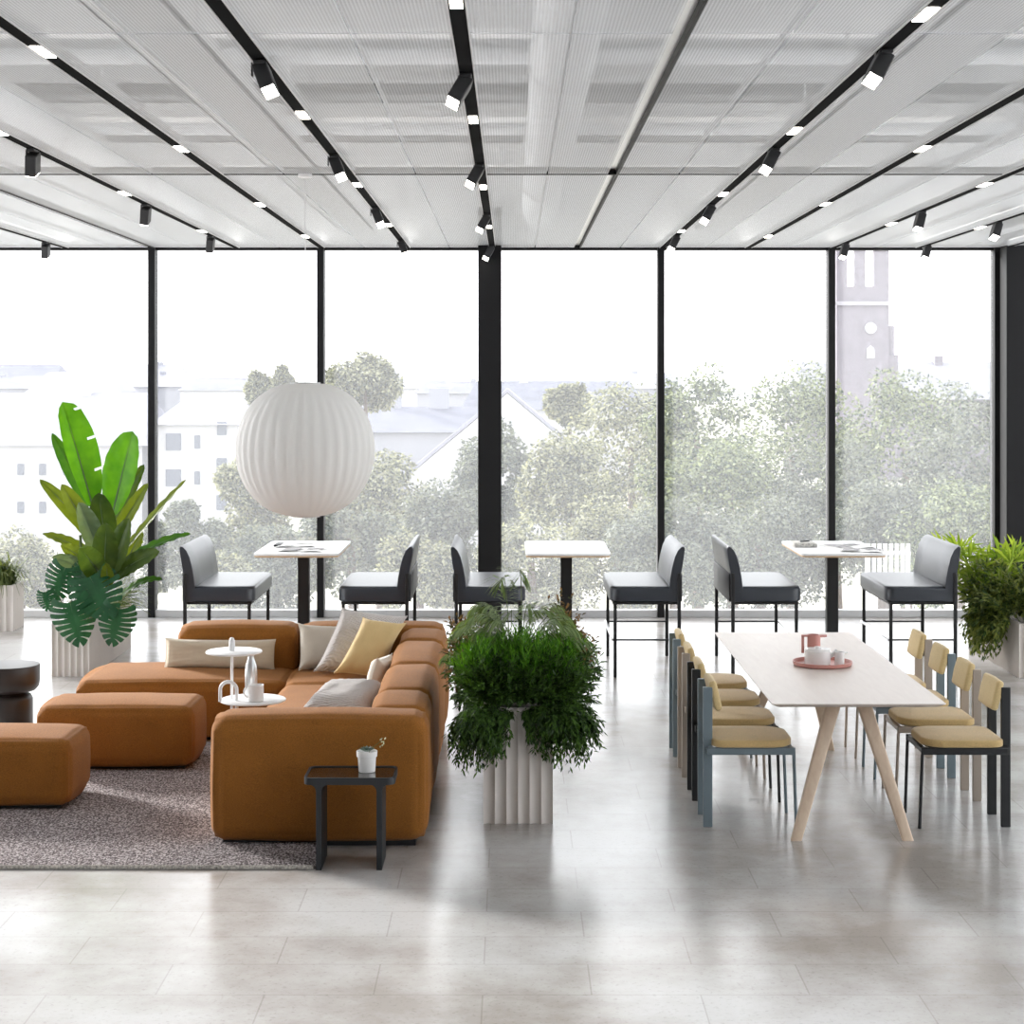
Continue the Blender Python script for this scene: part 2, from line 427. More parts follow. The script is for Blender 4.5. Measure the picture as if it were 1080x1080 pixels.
struct(em.build('trim_2', greymetal, smooth=0), 'thin grey seams between the ceiling panels', 'ceiling trim')

# window wall
MX = [-7.45, -5.64, -3.83, -2.036, -0.232, 1.583, 3.397, 5.16, 7.0]
MX = [-8.25] + MX + [8.25]
names = ['far left window pane beyond the small planter', 'window pane at the left edge behind the fluted pot', 'window pane behind the tall banana plant',
         'window pane behind the left bar stool', 'window pane behind the round pendant lamp', 'window pane right of the thick centre column',
         'window pane behind the middle right bar stools', 'window pane showing the church tower', 'window pane right of the right column', 'window pane at the far right end']
for i in range(len(MX) - 1):
    x0, x1 = MX[i], MX[i + 1]
    wd = MB().box(x0 + 0.03, x1 - 0.03, RY1 + 0.06, RY1 + 0.075, 0.08, CEIL - 0.02).build('window_%d' % (i + 1), panem, smooth=0)
    struct(wd, names[i], 'window')
    hw = 0.05 if i == 2 else 0.036
    MB().rbox(x0 - hw, x0 + hw, RY1 - 0.03, RY1 + 0.16, 0.0, CEIL + 0.02, 0.004, 1).build('mullion', frameblk, wd)
    MB().box(x0 + hw, x1 - 0.036, RY1 + 0.02, RY1 + 0.11, CEIL - 0.025, CEIL + 0.03).build('head_rail', frameblk, wd, smooth=0)
    MB().rbox(x0 + hw, x1 - 0.036, RY1, RY1 + 0.12, 0.0, 0.075, 0.004, 1).build('sill', greymetal, wd)
struct(MB().rbox(-0.355, -0.112, RY1 - 0.32, RY1 - 0.06, 0, CEIL + 0.4, 0.006, 1).build('column', frameblk), 'thick black steel column in the middle of the window wall', 'column')
struct(MB().rbox(5.17, 5.42, RY1 - 0.32, RY1 - 0.06, 0, CEIL + 0.4, 0.006, 1).build('column', frameblk), 'thick black steel column at the right edge by the planter', 'column')
struct(MB().box(-RX, RX, RY1 - 0.02, RY1 + 0.2, CEIL + 0.03, 4.95).build('wall_back', whitepaint, smooth=0), 'white wall strip above the windows hidden over the ceiling', 'wall')
# glazed sides of the hall
for sx, nm in ((-1, 'left'), (1, 'right')):
    gp = MB().box(sx * RX - 0.01, sx * RX + 0.01, RY0, RY1, 0.08, CEIL).build('wall_' + nm, clearm, smooth=0)
    struct(gp, 'clear glazed %s side wall of the hall' % nm, 'wall')
    if sx < 0: MB().box(-RX - 0.1, -RX + 0.06, RY0, 9.0, 0, 4.95).build('sun_block_panel', whitepaint, gp, smooth=0)  # unseen panel added to keep the sun off the left foreground
    for j in range(9):
        y = RY0 + 0.6 + j * 2.9
        MB().box(sx * RX - 0.05, sx * RX + 0.05, y - 0.035, y + 0.035, 0, 4.95).build('mullion', frameblk, gp, smooth=0)

struct(MB().box(-RX, RX, RY0 - 0.2, RY0, 0, 4.95).build('wall_front', whitepaint, smooth=0), 'unseen white wall behind the viewer, added to cut fill light', 'wall')  # added out of view to weaken the fill from behind the camera
# services above the ceiling
def service(name, mb, m, label, cat, group=None):
    return tag(mb.build(name, m), label, cat, group)
for y, zz, hgt, lab in ((7.9, 4.35, 0.22, 'nearest the camera'), (10.2, 4.4, 0.3, 'third from the window wall'), (13.6, 4.35, 0.25, 'second from the window wall'), (16.6, 4.4, 0.3, 'nearest the window wall')):
    service('ceiling_beam', MB().box(-RX + 0.1, RX - 0.1, y, y + 0.28, 4.5, 4.95), whitepaint, 'white cross beam behind the ceiling mesh, %s' % lab, 'beam', 'cross beams above the ceiling')
for y, z, r, lab in ((7.2, 4.56, 0.05, 'nearest the camera'), (9.2, 4.56, 0.06, 'second from the camera'), (11.4, 4.56, 0.05, 'third from the camera'), (14.6, 4.56, 0.06, 'nearest the windows')):
    o = service('pipe', MB().tube([(-RX + 0.15, y, z), (RX - 0.15, y, z)], r, 14), ductm, 'pale cross pipe behind the ceiling mesh, %s' % lab, 'pipe', 'cross pipes above the ceiling')
    for hx_ in (-6.5, -2.5, 1.2, 5.5): MB().tube([(hx_, y, z + r * 0.9), (hx_, y, 4.95)], 0.007, 6).build('hanger_rod', greymetal, o)
for y, lab in ((8.5, 'nearest the camera'), (12.9, 'just beyond the black cross joint'), (15.1, 'nearest the windows')):
    o = service('cable_ladder', MB().box(-RX + 0.15, RX - 0.15, y, y + 0.02, 4.56, 4.64).box(-RX + 0.15, RX - 0.15, y + 0.38, y + 0.4, 4.56, 4.64), spotm, 'dark cross cable ladder behind the ceiling mesh, %s' % lab, 'cable tray', 'cable ladders above the ceiling')
    MB().box(-RX + 0.15, RX - 0.15, y + 0.03, y + 0.37, 4.57, 4.6).build('cable_bundle', simple('grey_cables', (0.16, 0.165, 0.175), 0.8, var=0.5, scale=30), o, smooth=0)
    for hx_ in (-6.5, -2.5, 1.2, 5.5): MB().tube([(hx_, y + 0.01, 4.62), (hx_, y + 0.01, 4.95)], 0.007, 6).build('hanger_rod', greymetal, o)
for x, r, lab in ((0.28, 0.18, 'right of the centre track'), (-3.4, 0.18, 'over the banana plant'), (3.9, 0.18, 'over the right planter')):
    dct = MB().tube([(x, 2, 4.29), (x, 18.9, 4.29)], r, 28)
    o = service('air_duct', dct, ductm, 'round pale air duct behind the ceiling mesh, %s' % lab, 'duct')
    for y in range(4, 19, 3): MB().tube([(x, y, 4.29), (x, y + 0.05, 4.29)], r + 0.018, 28).build('duct_collar', whitepaint, o)
    for y in (4.025, 10.025, 16.025): MB().tube([(x, y, 4.29 + r), (x, y, 4.95)], 0.008, 6).build('hanger_rod', greymetal, o)
for x, lab in ((-1.65, 'left of the centre track'), (2.1, 'over the dining table')):
    o = service('cable_tray', MB().box(x - 0.18, x + 0.18, 2, 18.9, 4.11, 4.13).box(x - 0.18, x - 0.165, 2, 18.9, 4.11, 4.19).box(x + 0.165, x + 0.18, 2, 18.9, 4.11, 4.19), greymetal, 'long grey cable tray behind the ceiling mesh, %s' % lab, 'cable tray')
    for y in (5, 8.6, 12, 15.5):
        for q in (-0.15, 0.15): MB().tube([(x + q, y, 4.13), (x + q, y, 4.95)], 0.008, 6).build('hanger_rod', greymetal, o)

# ------------------------------------------------------------------ tracks and spotlights
ledm = glow('warm_led', (1.0, 0.93, 0.82), 9.0)
upm = glow('added_uplight_glow', (1.0, 0.98, 0.95), 3.6)  # glow for unseen strips, added to brighten the void above the mesh
lensm = glow('spot_lens', (1.0, 0.94, 0.85), 9.0)
trname = {0: 'centre track meeting the thick column', -1: 'first track left of the centre one', -2: 'second track left of the centre one', -3: 'third track left of the centre one',
          -5: 'leftmost track', 2: 'first track right of the bare steel slot', 3: 'second track right of the bare steel slot', 4: 'third track right of the bare steel slot', 5: 'fourth track right of the bare steel slot', 6: 'rightmost track'}
inserts = {0: [6.72, 9.77, 13.15, 16.5], -1: [6.2, 9.6, 13.0, 16.3], -2: [7.76, 11.0, 14.45, 17.6], -3: [10.25, 13.6, 17.0], -5: [14.4],
           2: [6.97, 10.2, 13.65, 17.0], 3: [7.7, 11.0, 14.4, 17.6], 4: [9.7, 13.0, 16.2], 5: [13.3, 16.6], 6: [15.0]}
for k, ys in inserts.items():
    x = TR[k]
    t = thing('light_track', 'black recessed ceiling light track, ' + trname[k], 'light track', (x, RY1, CEIL))
    b = MB().box(-0.032, 0.032, -RY1 + 1.0, -0.05, -0.006, 0.05); b.build('channel', trackm, t, smooth=0)
    e = MB().box(-0.0385, -0.0325, -RY1 + 1.0, -0.05, -0.008, 0.05).box(0.0325, 0.0385, -RY1 + 1.0, -0.05, -0.008, 0.05); e.build('edge_trim', greymetal, t, smooth=0)
    MB().box(-0.026, 0.026, -RY1 + 1.0, -0.05, 0.051, 0.056).build('added_uplight', upm, t, smooth=0)  # added light strip, so the services show through the panels
    for y in (-10.4, -5.8, -1.2): MB().tube([(0.03, y, 0.045), (0.03, y, 4.95 - CEIL)], 0.004, 6).build('hanger_rod', greymetal, t)
    for y in ys:
        MB().box(-0.024, 0.024, y - RY1 - 0.13, y - RY1 + 0.13, -0.010, -0.005).build('light_panel', ledm, t, smooth=0)
for k, lab in ((1, 'right of the centre track'), (-4, 'between the two leftmost tracks')):
    x = TR[k]
    t = thing('service_slot', 'open ceiling slot with bare steel channel, ' + lab, 'ceiling slot', (x, RY1, CEIL))
    MB().box(-0.036, 0.02, -RY1 + 1.0, -0.05, 0.03, 0.05).build('channel', steel, t, smooth=0)
    MB().box(0.0205, 0.036, -RY1 + 1.0, -0.05, -0.008, 0.05).build('edge_trim', frameblk, t, smooth=0)
    for y in (-10.4, -5.8, -1.2): MB().tube([(0.0, y, 0.045), (0.0, y, 4.95 - CEIL)], 0.004, 6).build('hanger_rod', greymetal, t)
spots = {0: ([8.33, 11.76, 15.26, 18.75], (-0.42, -0.25)), -1: ([7.99, 11.3, 14.7, 18.1], (0.32, -0.3)), -3: ([11.0, 14.4, 17.5], (-0.12, 0.35)), -5: ([18.3], (-0.1, 0.35)),
         2: ([7.74, 10.98, 14.45, 17.5], (-0.42, -0.3)), 4: ([15.0, 18.4], (-0.25, -0.2)), 5: ([16.0, 18.7], (-0.3, -0.3))}
def make_spot():
    t = bpy.data.objects.new('track_spotlight', None); COL.objects.link(t)
    MB().rbox(-0.024, 0.024, -0.07, 0.07, -0.028, -0.011, 0.003, 1).build('adapter', spotm, t)
    hd = MB().rbox(-0.034, 0.034, -0.055, 0.055, -0.138, -0.005, 0.005, 1).build('head', spotm, t)
    MB().box(-0.029, 0.029, -0.050, 0.050, -0.141, -0.1385).build('lens', lensm, hd, smooth=0)
    MB().box(-0.04, -0.0345, -0.02, 0.02, -0.075, -0.015).build('hinge', spotm, t, smooth=0)
    return t
proto = make_spot(); first = True
ordn = ['nearest the windows', 'second from the windows', 'third from the windows', 'fourth from the windows']
for k, (ys, (ax, ay)) in spots.items():
    for i, y in enumerate(sorted(ys, reverse=True)):
        s = proto if first else copy_tree(proto); first = False
        s.location = (TR[k], y, CEIL)
        for ch in s.children:
            if ch.name.startswith('head'):
                ch.location = (0, 0, -0.03)
                ch.rotation_euler = (ay * 1.2, -ax * 1.2, 0)
        lab = 'black spotlight on the %s' % trname[k]
        if len(ys) > 1: lab += ', ' + ordn[i]
        tag(s, lab, 'spotlight', 'black spotlights along the ceiling tracks')

# ------------------------------------------------------------------ pendant lamp
d = 12.4; pc = pt(322, 474, d)
t = thing('pendant_lamp', 'large round white pleated pendant lamp hanging over the sofa corner', 'pendant lamp', (pc.x, pc.y, CEIL))
zc = pc.z - CEIL; R_ = 0.478; Hh = 0.452
sh = MB(); n = 144; rows = 40; vs = []; fs = []
for i in range(rows + 1):
    a = -PI / 2 + PI * i / rows
    a = max(-1.335, min(1.335, a * 0.86))
    for k in range(n):
        th = 2 * PI * k / n
        fl = abs(math.sin(th * 18)) ** 0.7
        rr = R_ * (abs(math.cos(a)) ** 0.84) * (1 - 0.026 * (1 - fl) * math.cos(a))
        vs.append((rr * math.cos(th), rr * math.sin(th), zc + Hh * math.sin(a) / math.sin(1.335)))
for i in range(rows):
    for k in range(n):
        fs.append((i * n + k, i * n + (k + 1) % n, (i + 1) * n + (k + 1) % n, (i + 1) * n + k))
sh.add(vs, fs).build('lamp_shade', shadem, t, smooth=180)
rt = R_ * math.cos(1.335 * 0.86) ** 0.84 * 0.62
MB().lathe([(0.02, Hh + zc - 0.004), (0.105, Hh + zc - 0.002), (0.105, Hh + zc + 0.008), (0.02, Hh + zc + 0.012)], 32).build('top_cap', greymetal, t)
MB().lathe([(0.02, zc - Hh - 0.014), (0.10, zc - Hh - 0.012), (0.105, zc - Hh), (0.02, zc - Hh + 0.004)], 32).build('bottom_cap', greymetal, t)
MB().tube([(0, 0, 0), (0, 0, zc + Hh)], 0.003, 6).build('cord', greymetal, t)
MB().lathe([(0.05, 0.0), (0.05, -0.02), (0.02, -0.025)], 24).build('ceiling_rose', white, t)

# ------------------------------------------------------------------ rug
rz = 0.018
rb = MB().rbox(-4.6, -1.01, 9.26, 12.4, 0.0, rz, 0.006, 2)
rug = tag(rb.build('rug', rugm), 'heather grey and brown woven rug under the sofa and ottomans', 'rug')
hb = MB()
for i in range(700):
    x = -4.6 + 3.585 * i / 700; a = random.uniform(-0.3, 0.3)
    hb.tube([(x, 9.262, rz - 0.004), (x + a * 0.006, 9.247, rz), (x + a * 0.01, 9.238, 0.003)], 0.0033, 4, caps=False)
hb.build('fringe', hemm, rug)

# ------------------------------------------------------------------ sofa
sofa = thing('corner_sofa', 'large rust brown upholstered corner sofa with chaise end', 'sofa', (-1.6, 11.5, 0))
SL = Vector((-1.6, 11.5, 0))
def sp(name, m, *a, **k):
    mb = MB().soft(*a, **k); o = mb.build(name, m, sofa, smooth=180)
    for v in o.data.vertices: v.co -= SL
    return o
zb = 0.03
arm = sp('armrest', sofam, -1.62, -0.46, 9.66, 9.99, zb, 0.70, r=0.085, puff=0.018, seed=1)
sp('seat', sofam, -1.58, -0.72, 9.96, 12.40, zb, 0.425, r=0.07, puff=0.02, seed=2)
sp('corner_seat', sofam, -1.575, -0.72, 12.37, 13.25, zb, 0.43, r=0.07, puff=0.025, seed=3)
sp('chaise_seat', sofam, -3.04, -1.565, 12.52, 13.42, zb, 0.42, r=0.08, puff=0.03, seed=4)
for j, (y0, y1) in enumerate(((9.955, 10.56), (10.55, 11.55), (11.54, 12.58), (12.57, 13.22))):
    sp('backrest', sofam, -0.80, -0.47, y0, y1, zb, 0.70, r=0.085, puff=0.02, wr=0.006, seed=5 + j)
sp('backrest', sofam, -1.56, -0.50, 13.12, 13.50, zb, 0.715, r=0.085, puff=0.02, seed=11)
sp('backrest', sofam, -2.43, -1.57, 13.07, 13.44, 0.35, 0.725, r=0.085, puff=0.02, seed=12)
bs = MB()
for (x0, x1, y0, y1, q0) in ((-1.56, -1.005, 9.72, 12.39, rz), (-1.0, -0.52, 9.72, 12.39, 0), (-1.56, -0.52, 12.405, 13.4, 0), (-2.95, -1.6, 12.6, 13.36, 0)):
    bs.box(x0 - SL.x, x1 - SL.x, y0 - SL.y, y1 - SL.y, q0, 0.06)
bs.build('base', black, sofa, smooth=0)  # black plinth stands in for the dark shade under the sofa
def ottoman(x0, x1, y0, y1, z1, label, seed):
    c = Vector(((x0 + x1) / 2, (y0 + y1) / 2, 0))
    t = thing('ottoman', label, 'ottoman', c, 0, 'rust brown ottomans in front of the sofa')
    o = MB().soft(x0, x1, y0, y1, rz + 0.02, z1, r=0.075, puff=0.02, seed=seed).build('cushion', sofam, t, smooth=180)
    for v in o.data.vertices: v.co -= c
    MB().box(x0 + 0.06 - c.x, x1 - 0.06 - c.x, y0 + 0.06 - c.y, y1 - 0.06 - c.y, rz, rz + 0.05).build('base', black, t, smooth=0)
ottoman(-3.045, -2.04, 11.50, 12.06, 0.425, 'rust brown ottoman standing against the sofa chaise', 21)
ottoman(-3.62, -2.565, 10.43, 11.0, 0.425, 'rust brown ottoman at the left edge of the picture, nearest the camera', 22)

# pillows
def pillow(name, c, u, v, w, h, th, m, label, seed=0, pinch=0.035, group='cushions on the sofa'):
    u = Vector(u).normalized(); v = Vector(v).normalized(); nn = u.cross(v).normalized()
    place = lambda p: u * p[0] + v * p[1] + nn * p[2]
    n = 22; vs = []; fs = []
    for sgn in (1, -1):
        for i in range(n + 1):
            for j in range(n + 1):
                a = -1 + 2 * i / n; b = -1 + 2 * j / n
                ea = 1 - pinch / w * 2 * (1 - b * b); 
                px = a * w / 2 * (1 - 2 * pinch / w * (1 - b ** 4) * abs(a) ** 2)
                py = b * h / 2 * (1 - 2 * pinch / h * (1 - a ** 4) * abs(b) ** 2)
                tt = th / 2 * (max(0, (1 - a ** 4) * (1 - b ** 4))) ** 0.55
                tt *= 1 + 0.12 * noise.noise(Vector((a * 2.5, b * 2.5, seed * 7.3 + sgn)))
                q = math.atan2(b, a)
                tt *= 1 + 0.05 * math.sin(q * 22 + seed) * min(1, a * a + b * b)
                vs.append((px, py, sgn * (tt + 0.003)))
    W = n + 1
    for s_ in (0, 1):
        o_ = s_ * W * W
        for i in range(n):
            for j in range(n):
                f = (o_ + i * W + j, o_ + (i + 1) * W + j, o_ + (i + 1) * W + j + 1, o_ + i * W + j + 1)
                fs.append(f if s_ == 0 else f[::-1])
    rim = [i * W for i in range(W)] + [n * W + j for j in range(1, W)] + [i * W + n for i in range(n - 1, -1, -1)] + [j for j in range(n - 1, 0, -1)]
    for i in range(len(rim)):
        a, b = rim[i], rim[(i + 1) % len(rim)]
        fs.append((b, a, a + W * W, b + W * W))
    o = MB().add([place(p) for p in vs], fs).build(name, m, smooth=180)
    o.location = Vector(c)
    # seam piping
    pp = [Vector(vs[i]) * 1.0 for i in rim]; pp = [Vector((p.x, p.y, 0)) for p in pp] + [Vector((vs[rim[0]][0], vs[rim[0]][1], 0))]
    MB().tube([place(p) for p in pp], 0.0035, 5, caps=False).build('piping', m, o)
    return tag(o, label, 'cushion', group)
# long lumbar cushion
c = (pt(177, 690, 13.0) + pt(287, 690, 13.0)) / 2
pillow('lumbar_cushion', (c.x, 13.0, 0.535), (1, 0.0, -0.012), (0, 0.25, 1), 0.80, 0.225, 0.13, beigep, 'long beige lumbar cushion leaning on the left backrest', 1, 0.012)
def pil4(name, p00, p10, p01, th, m, label, seed, **k):
    u = p10 - p00; v = p01 - p00
    c = p00 + u * 0.5 + v * 0.5
    return pillow(name, c, u, v, u.length, v.length, th, m, label, seed, **k)
pil4('throw_cushion', pt(315, 707, 12.82), pt(362, 709, 12.95), pt(314, 657, 13.02), 0.13, oatm, 'oat linen cushion standing upright in the sofa corner', 2, pinch=0.02)
pil4('throw_cushion', pt(331, 708, 12.62), pt(402, 716, 12.80), pt(361, 641, 12.98), 0.15, knit, 'pale grey ribbed cushion leaning behind the yellow one', 3, pinch=0.02)
pil4('throw_cushion', pt(352, 710, 12.42), pt(399, 716, 12.44), pt(383, 651, 12.72), 0.13, mustard, 'straw yellow cushion leaning in front of the ribbed one', 4, pinch=0.02)
pil4('throw_cushion', pt(388, 728, 11.55), pt(404, 722, 11.95), pt(398, 694, 11.62), 0.10, cream, 'small cream cushion half hidden behind the lying ribbed cushion', 5, pinch=0.02)
pil4('throw_cushion', pt(312, 756, 10.62), pt(386, 760, 10.55), pt(344, 724, 11.12), 0.2, knit, 'pale ribbed cushion lying on the seat behind the front armrest', 6, pinch=0.02)

# ------------------------------------------------------------------ white two-tier tray table
t = thing('tray_table', 'white two tier tray table with a hoop handle beside the sofa', 'side table', (-1.71, 11.0, rz))
def disc(mb, x, y, z, r, th=0.012):
    mb.lathe([(r - 0.004, z), (r, z + 0.003), (r, z + th - 0.003), (r - 0.004, z + th)], 48, (x, y, 0)); return mb
disc(MB(), 0, 0, 0.0, 0.12, 0.014).build('base', white, t)
MB().tube([(0, 0, 0), (0, 0, 0.92 - rz)], 0.009, 12).lathe([(0.016, 0.86 - rz), (0.02, 0.875 - rz), (0.018, 0.92 - rz), (0.012, 0.937 - rz), (0.004, 0.942 - rz)], 16).build('pole', white, t)
disc(MB(), 0.012, 0, 0.848 - rz, 0.171).build('upper_tray', white, t)
disc(MB(), 0.128, 0, 0.554 - rz, 0.2).build('lower_tray', white, t)
hp = [(-0.062, -0.06, 0.56 - rz)] + [(-0.012 - 0.05 * math.cos(a), -0.06, 0.63 - rz + 0.05 * math.sin(a)) for a in [PI * i / 14 for i in range(15)]] + [(0.038, -0.06, 0.56 - rz), (0.038, -0.06, 0.012)]
MB().tube(hp, 0.011, 12).build('hoop_handle', white, t)
# bottle and mug on the lower tray
bx, by = pt(264.8, 733, 11.1).x, 11.1
tag(MB().lathe([(0.034, 0), (0.038, 0.006), (0.038, 0.15), (0.034, 0.19), (0.022, 0.225), (0.019, 0.24), (0.019, 0.25)], 28, (bx, by, 0.566)).build('bottle', bottlem), 'slim grey steel drinking bottle on the lower white tray', 'bottle')
bo = bpy.data.objects['bottle']
MB().lathe([(0.0215, 0.25), (0.0215, 0.28), (0.019, 0.286)], 24, (bx, by, 0.566)).build('cap', steel, bo)
mx_, my_ = pt(270, 739, 10.92).x, 10.92
mug = tag(MB().lathe([(0.04, 0), (0.046, 0.004), (0.047, 0.1), (0.043, 0.1), (0.042, 0.012), (0.002, 0.012)], 32, (mx_, my_, 0.566)).build('mug', ceramic), 'white cylindrical mug on the lower white tray', 'mug')
MB().tube([(mx_ - 0.044, my_, 0.566 + 0.085)] + [(mx_ - 0.047 - 0.026 * math.sin(a), my_, 0.566 + 0.055 + 0.03 * math.cos(a)) for a in [PI * i / 10 for i in range(11)]] + [(mx_ - 0.044, my_, 0.566 + 0.024)], 0.0055, 8).build('handle', ceramic, mug)

# ------------------------------------------------------------------ black side table with succulent
t = thing('side_table', 'small black side table with glass top in front of the sofa arm', 'side table', (-0.835, 9.37, 0))
def rrect(x0, x1, y0, y1, r, n=6):
    P = []
    for (cx, cy, a0) in ((x1 - r, y0 + r, -PI / 2), (x1 - r, y1 - r, 0), (x0 + r, y1 - r, PI / 2), (x0 + r, y0 + r, PI)):
        for i in range(n + 1):
            a = a0 + PI / 2 * i / n; P.append((cx + r * math.cos(a), cy + r * math.sin(a)))
    return P
fr = MB().prism(rrect(-0.233, 0.233, -0.148, 0.148, 0.04), 0.437, 0.455)
o_ = rrect(-0.233, 0.233, -0.148, 0.148, 0.04); i_ = rrect(-0.222, 0.222, -0.137, 0.137, 0.03); nn_ = len(o_)
vs = [(p[0], p[1], 0.455) for p in o_] + [(p[0], p[1], 0.473) for p in o_] + [(p[0], p[1], 0.473) for p in i_] + [(p[0], p[1], 0.455) for p in i_]
fs = []
for i in range(nn_):
    j = (i + 1) % nn_
    fs += [(i, j, nn_ + j, nn_ + i), (nn_ + i, nn_ + j, 2 * nn_ + j, 2 * nn_ + i), (2 * nn_ + i, 2 * nn_ + j, 3 * nn_ + j, 3 * nn_ + i)]
fr.add(vs, fs).build('top_frame', simple('anthracite', (0.012, 0.014, 0.017), 0.55), t)
MB().prism(rrect(-0.2215, 0.2215, -0.1365, 0.1365, 0.03), 0.4555, 0.468).build('glass_top', darkglass, t)
for x in (-0.155, 0.155):
    sgn = 1 if x < 0 else -1
    prof = [(x - 0.014, 0.0), (x + 0.014, 0.0), (x + 0.014, 0.40)] + [(x + 0.014 + 0.03 * (1 - math.cos(a)), 0.40 + 0.037 * math.sin(a)) for a in (0.4, 0.8, 1.2, 1.57)] + \
           [(x - 0.014 - 0.03 * (1 - math.cos(a)), 0.40 + 0.037 * math.sin(a)) for a in (1.57, 1.2, 0.8, 0.4)] + [(x - 0.014, 0.40)]
    MB().prismy(prof, -0.145, 0.145).build('leg', MATS['anthracite'], t)
px_, py_ = pt(387, 812, 9.40).x, 9.40
pot = thing('potted_succulent', 'small white pot with a grey green succulent on the black table', 'potted plant', (px_, py_, 0.468))
MB().lathe([(0.041, 0), (0.044, 0.003), (0.048, 0.078), (0.054, 0.08), (0.055, 0.108), (0.049, 0.108), (0.046, 0.09), (0.002, 0.088)], 32).build('pot', ceramic, pot)
sm = MB()
def leaf_quad(mb, base, tip, wdt, nrm, cup=0.25):
    base = Vector(base); tip = Vector(tip); ax = tip - base; sd_ = ax.cross(Vector(nrm))
    if sd_.length < 1e-6: sd_ = Vector((1, 0, 0))
    sd_.normalize(); up = sd_.cross(ax).normalized()
    m_ = base + ax * 0.5
    mb.add([base, m_ + sd_ * wdt / 2 + up * wdt * cup, tip, m_ - sd_ * wdt / 2 + up * wdt * cup], [(0, 1, 2), (0, 2, 3)])
for ring, (cnt, ln, el_) in enumerate(((10, 0.05, 0.45), (9, 0.042, 0.8), (6, 0.03, 1.15))):
    for i in range(cnt):
        a = 2 * PI * (i + ring * 0.4) / cnt; dv = Vector((math.cos(a) * math.cos(el_), math.sin(a) * math.cos(el_), math.sin(el_)))
        leaf_quad(sm, Vector((0, 0, 0.1)) + dv * 0.008, Vector((0, 0, 0.1)) + dv * ln, 0.02, (0, 0, 1), 0.3)
sm.build('rosette', LF_succ, pot)
MB().tube([(0.01, 0, 0.1), (0.035, 0, 0.13), (0.075, 0, 0.16)], 0.0015, 5).build('flower_stalk', stemm, pot)
fm = MB()
for i in range(9):
    q = Vector((0.068 + random.uniform(-0.015, 0.025), random.uniform(-0.02, 0.02), 0.125 + i * 0.006))
    leaf_quad(fm, q, q + Vector((random.uniform(-0.012, 0.016), random.uniform(-0.01, 0.01), random.uniform(0.004, 0.014))), 0.009, (0, -1, 0.3))
fm.build('flower', leafmat('pale_flower', (0.35, 0.4, 0.3), (0.6, 0.62, 0.5), 0.2), pot)

# drum table
t = thing('drum_table', 'dark wooden drum side table at the left edge behind the ottoman', 'side table', (-3.66, 13.1, 0))
MB().lathe([(0.165, 0), (0.172, 0.01), (0.172, 0.20), (0.16, 0.225), (0.13, 0.24)], 48).build('base', darkwood, t)
MB().lathe([(0.125, 0.24), (0.13, 0.25), (0.19, 0.262), (0.215, 0.29), (0.222, 0.33), (0.222, 0.44), (0.218, 0.448), (0.19, 0.45)], 48).build('top', darkwood, t)

# ------------------------------------------------------------------ dining table
t = thing('dining_table', 'long pale ash dining table on splayed wooden legs', 'dining table', (1.9, 11.26, 0))
tb = MB()
o_ = rrect(-0.4775, 0.4775, -1.41, 1.41, 0.02, 3); i_ = rrect(-0.445, 0.445, -1.38, 1.38, 0.02, 3); nn_ = len(o_)
vs = [(p[0], p[1], 0.718) for p in i_] + [(p[0], p[1], 0.735) for p in o_] + [(p[0], p[1], 0.74) for p in o_]
fs = [tuple(range(nn_))[::-1], tuple(range(2 * nn_, 3 * nn_))]
for i in range(nn_):
    j = (i + 1) % nn_
    fs += [(i, j, nn_ + j, nn_ + i), (nn_ + i, nn_ + j, 2 * nn_ + j, 2 * nn_ + i)]
tb.add(vs, fs).build('tabletop', ashtop, t)
for sy in (-1, 1):
    for sx in (-1, 1):
        top = Vector((sx * 0.078, sy * 1.14, 0.718)); bot = Vector((-0.045 + sx * 0.305, sy * 1.43, 0.0)) if sy < 0 else Vector((-0.045 + sx * 0.305, 0.98, 0))
        if sy > 0: top.y = 0.72
        top.x -= 0.01
        ax = (top - bot); sdv = Vector((1, 0, 0)); fv = Vector((0, 1, 0))
        def sec(p, a, b): return [p + sdv * a - fv * b, p + sdv * a + fv * b, p - sdv * a + fv * b, p - sdv * a - fv * b]
        lm = MB()
        lm.add(sec(bot, 0.031, 0.018) + sec(top, 0.042, 0.026), [(3, 2, 1, 0), (4, 5, 6, 7), (0, 1, 5, 4), (1, 2, 6, 5), (2, 3, 7, 6), (3, 0, 4, 7)])
        bm = bmesh.new(); me = bpy.data.meshes.new('x'); me.from_pydata(lm.v, [], lm.f); bm.from_mesh(me)
        bmesh.ops.bevel(bm, geom=[e for e in bm.edges if abs((e.verts[0].co - e.verts[1].co).z) > 0.3], offset=0.012, segments=3, profile=0.5, affect='EDGES')
        bm.verts.index_update(); q = MB(); q.add([v.co.copy() for v in bm.verts], [[v.index for v in f.verts] for f in bm.faces]); bm.free()
        q.build('leg', ashm, t)
    MB().box(-0.3, 0.3, (-1.17 if sy < 0 else 0.69), (-1.1 if sy < 0 else 0.76), 0.69, 0.7185).build('cross_rail', ashm, t, smooth=0)

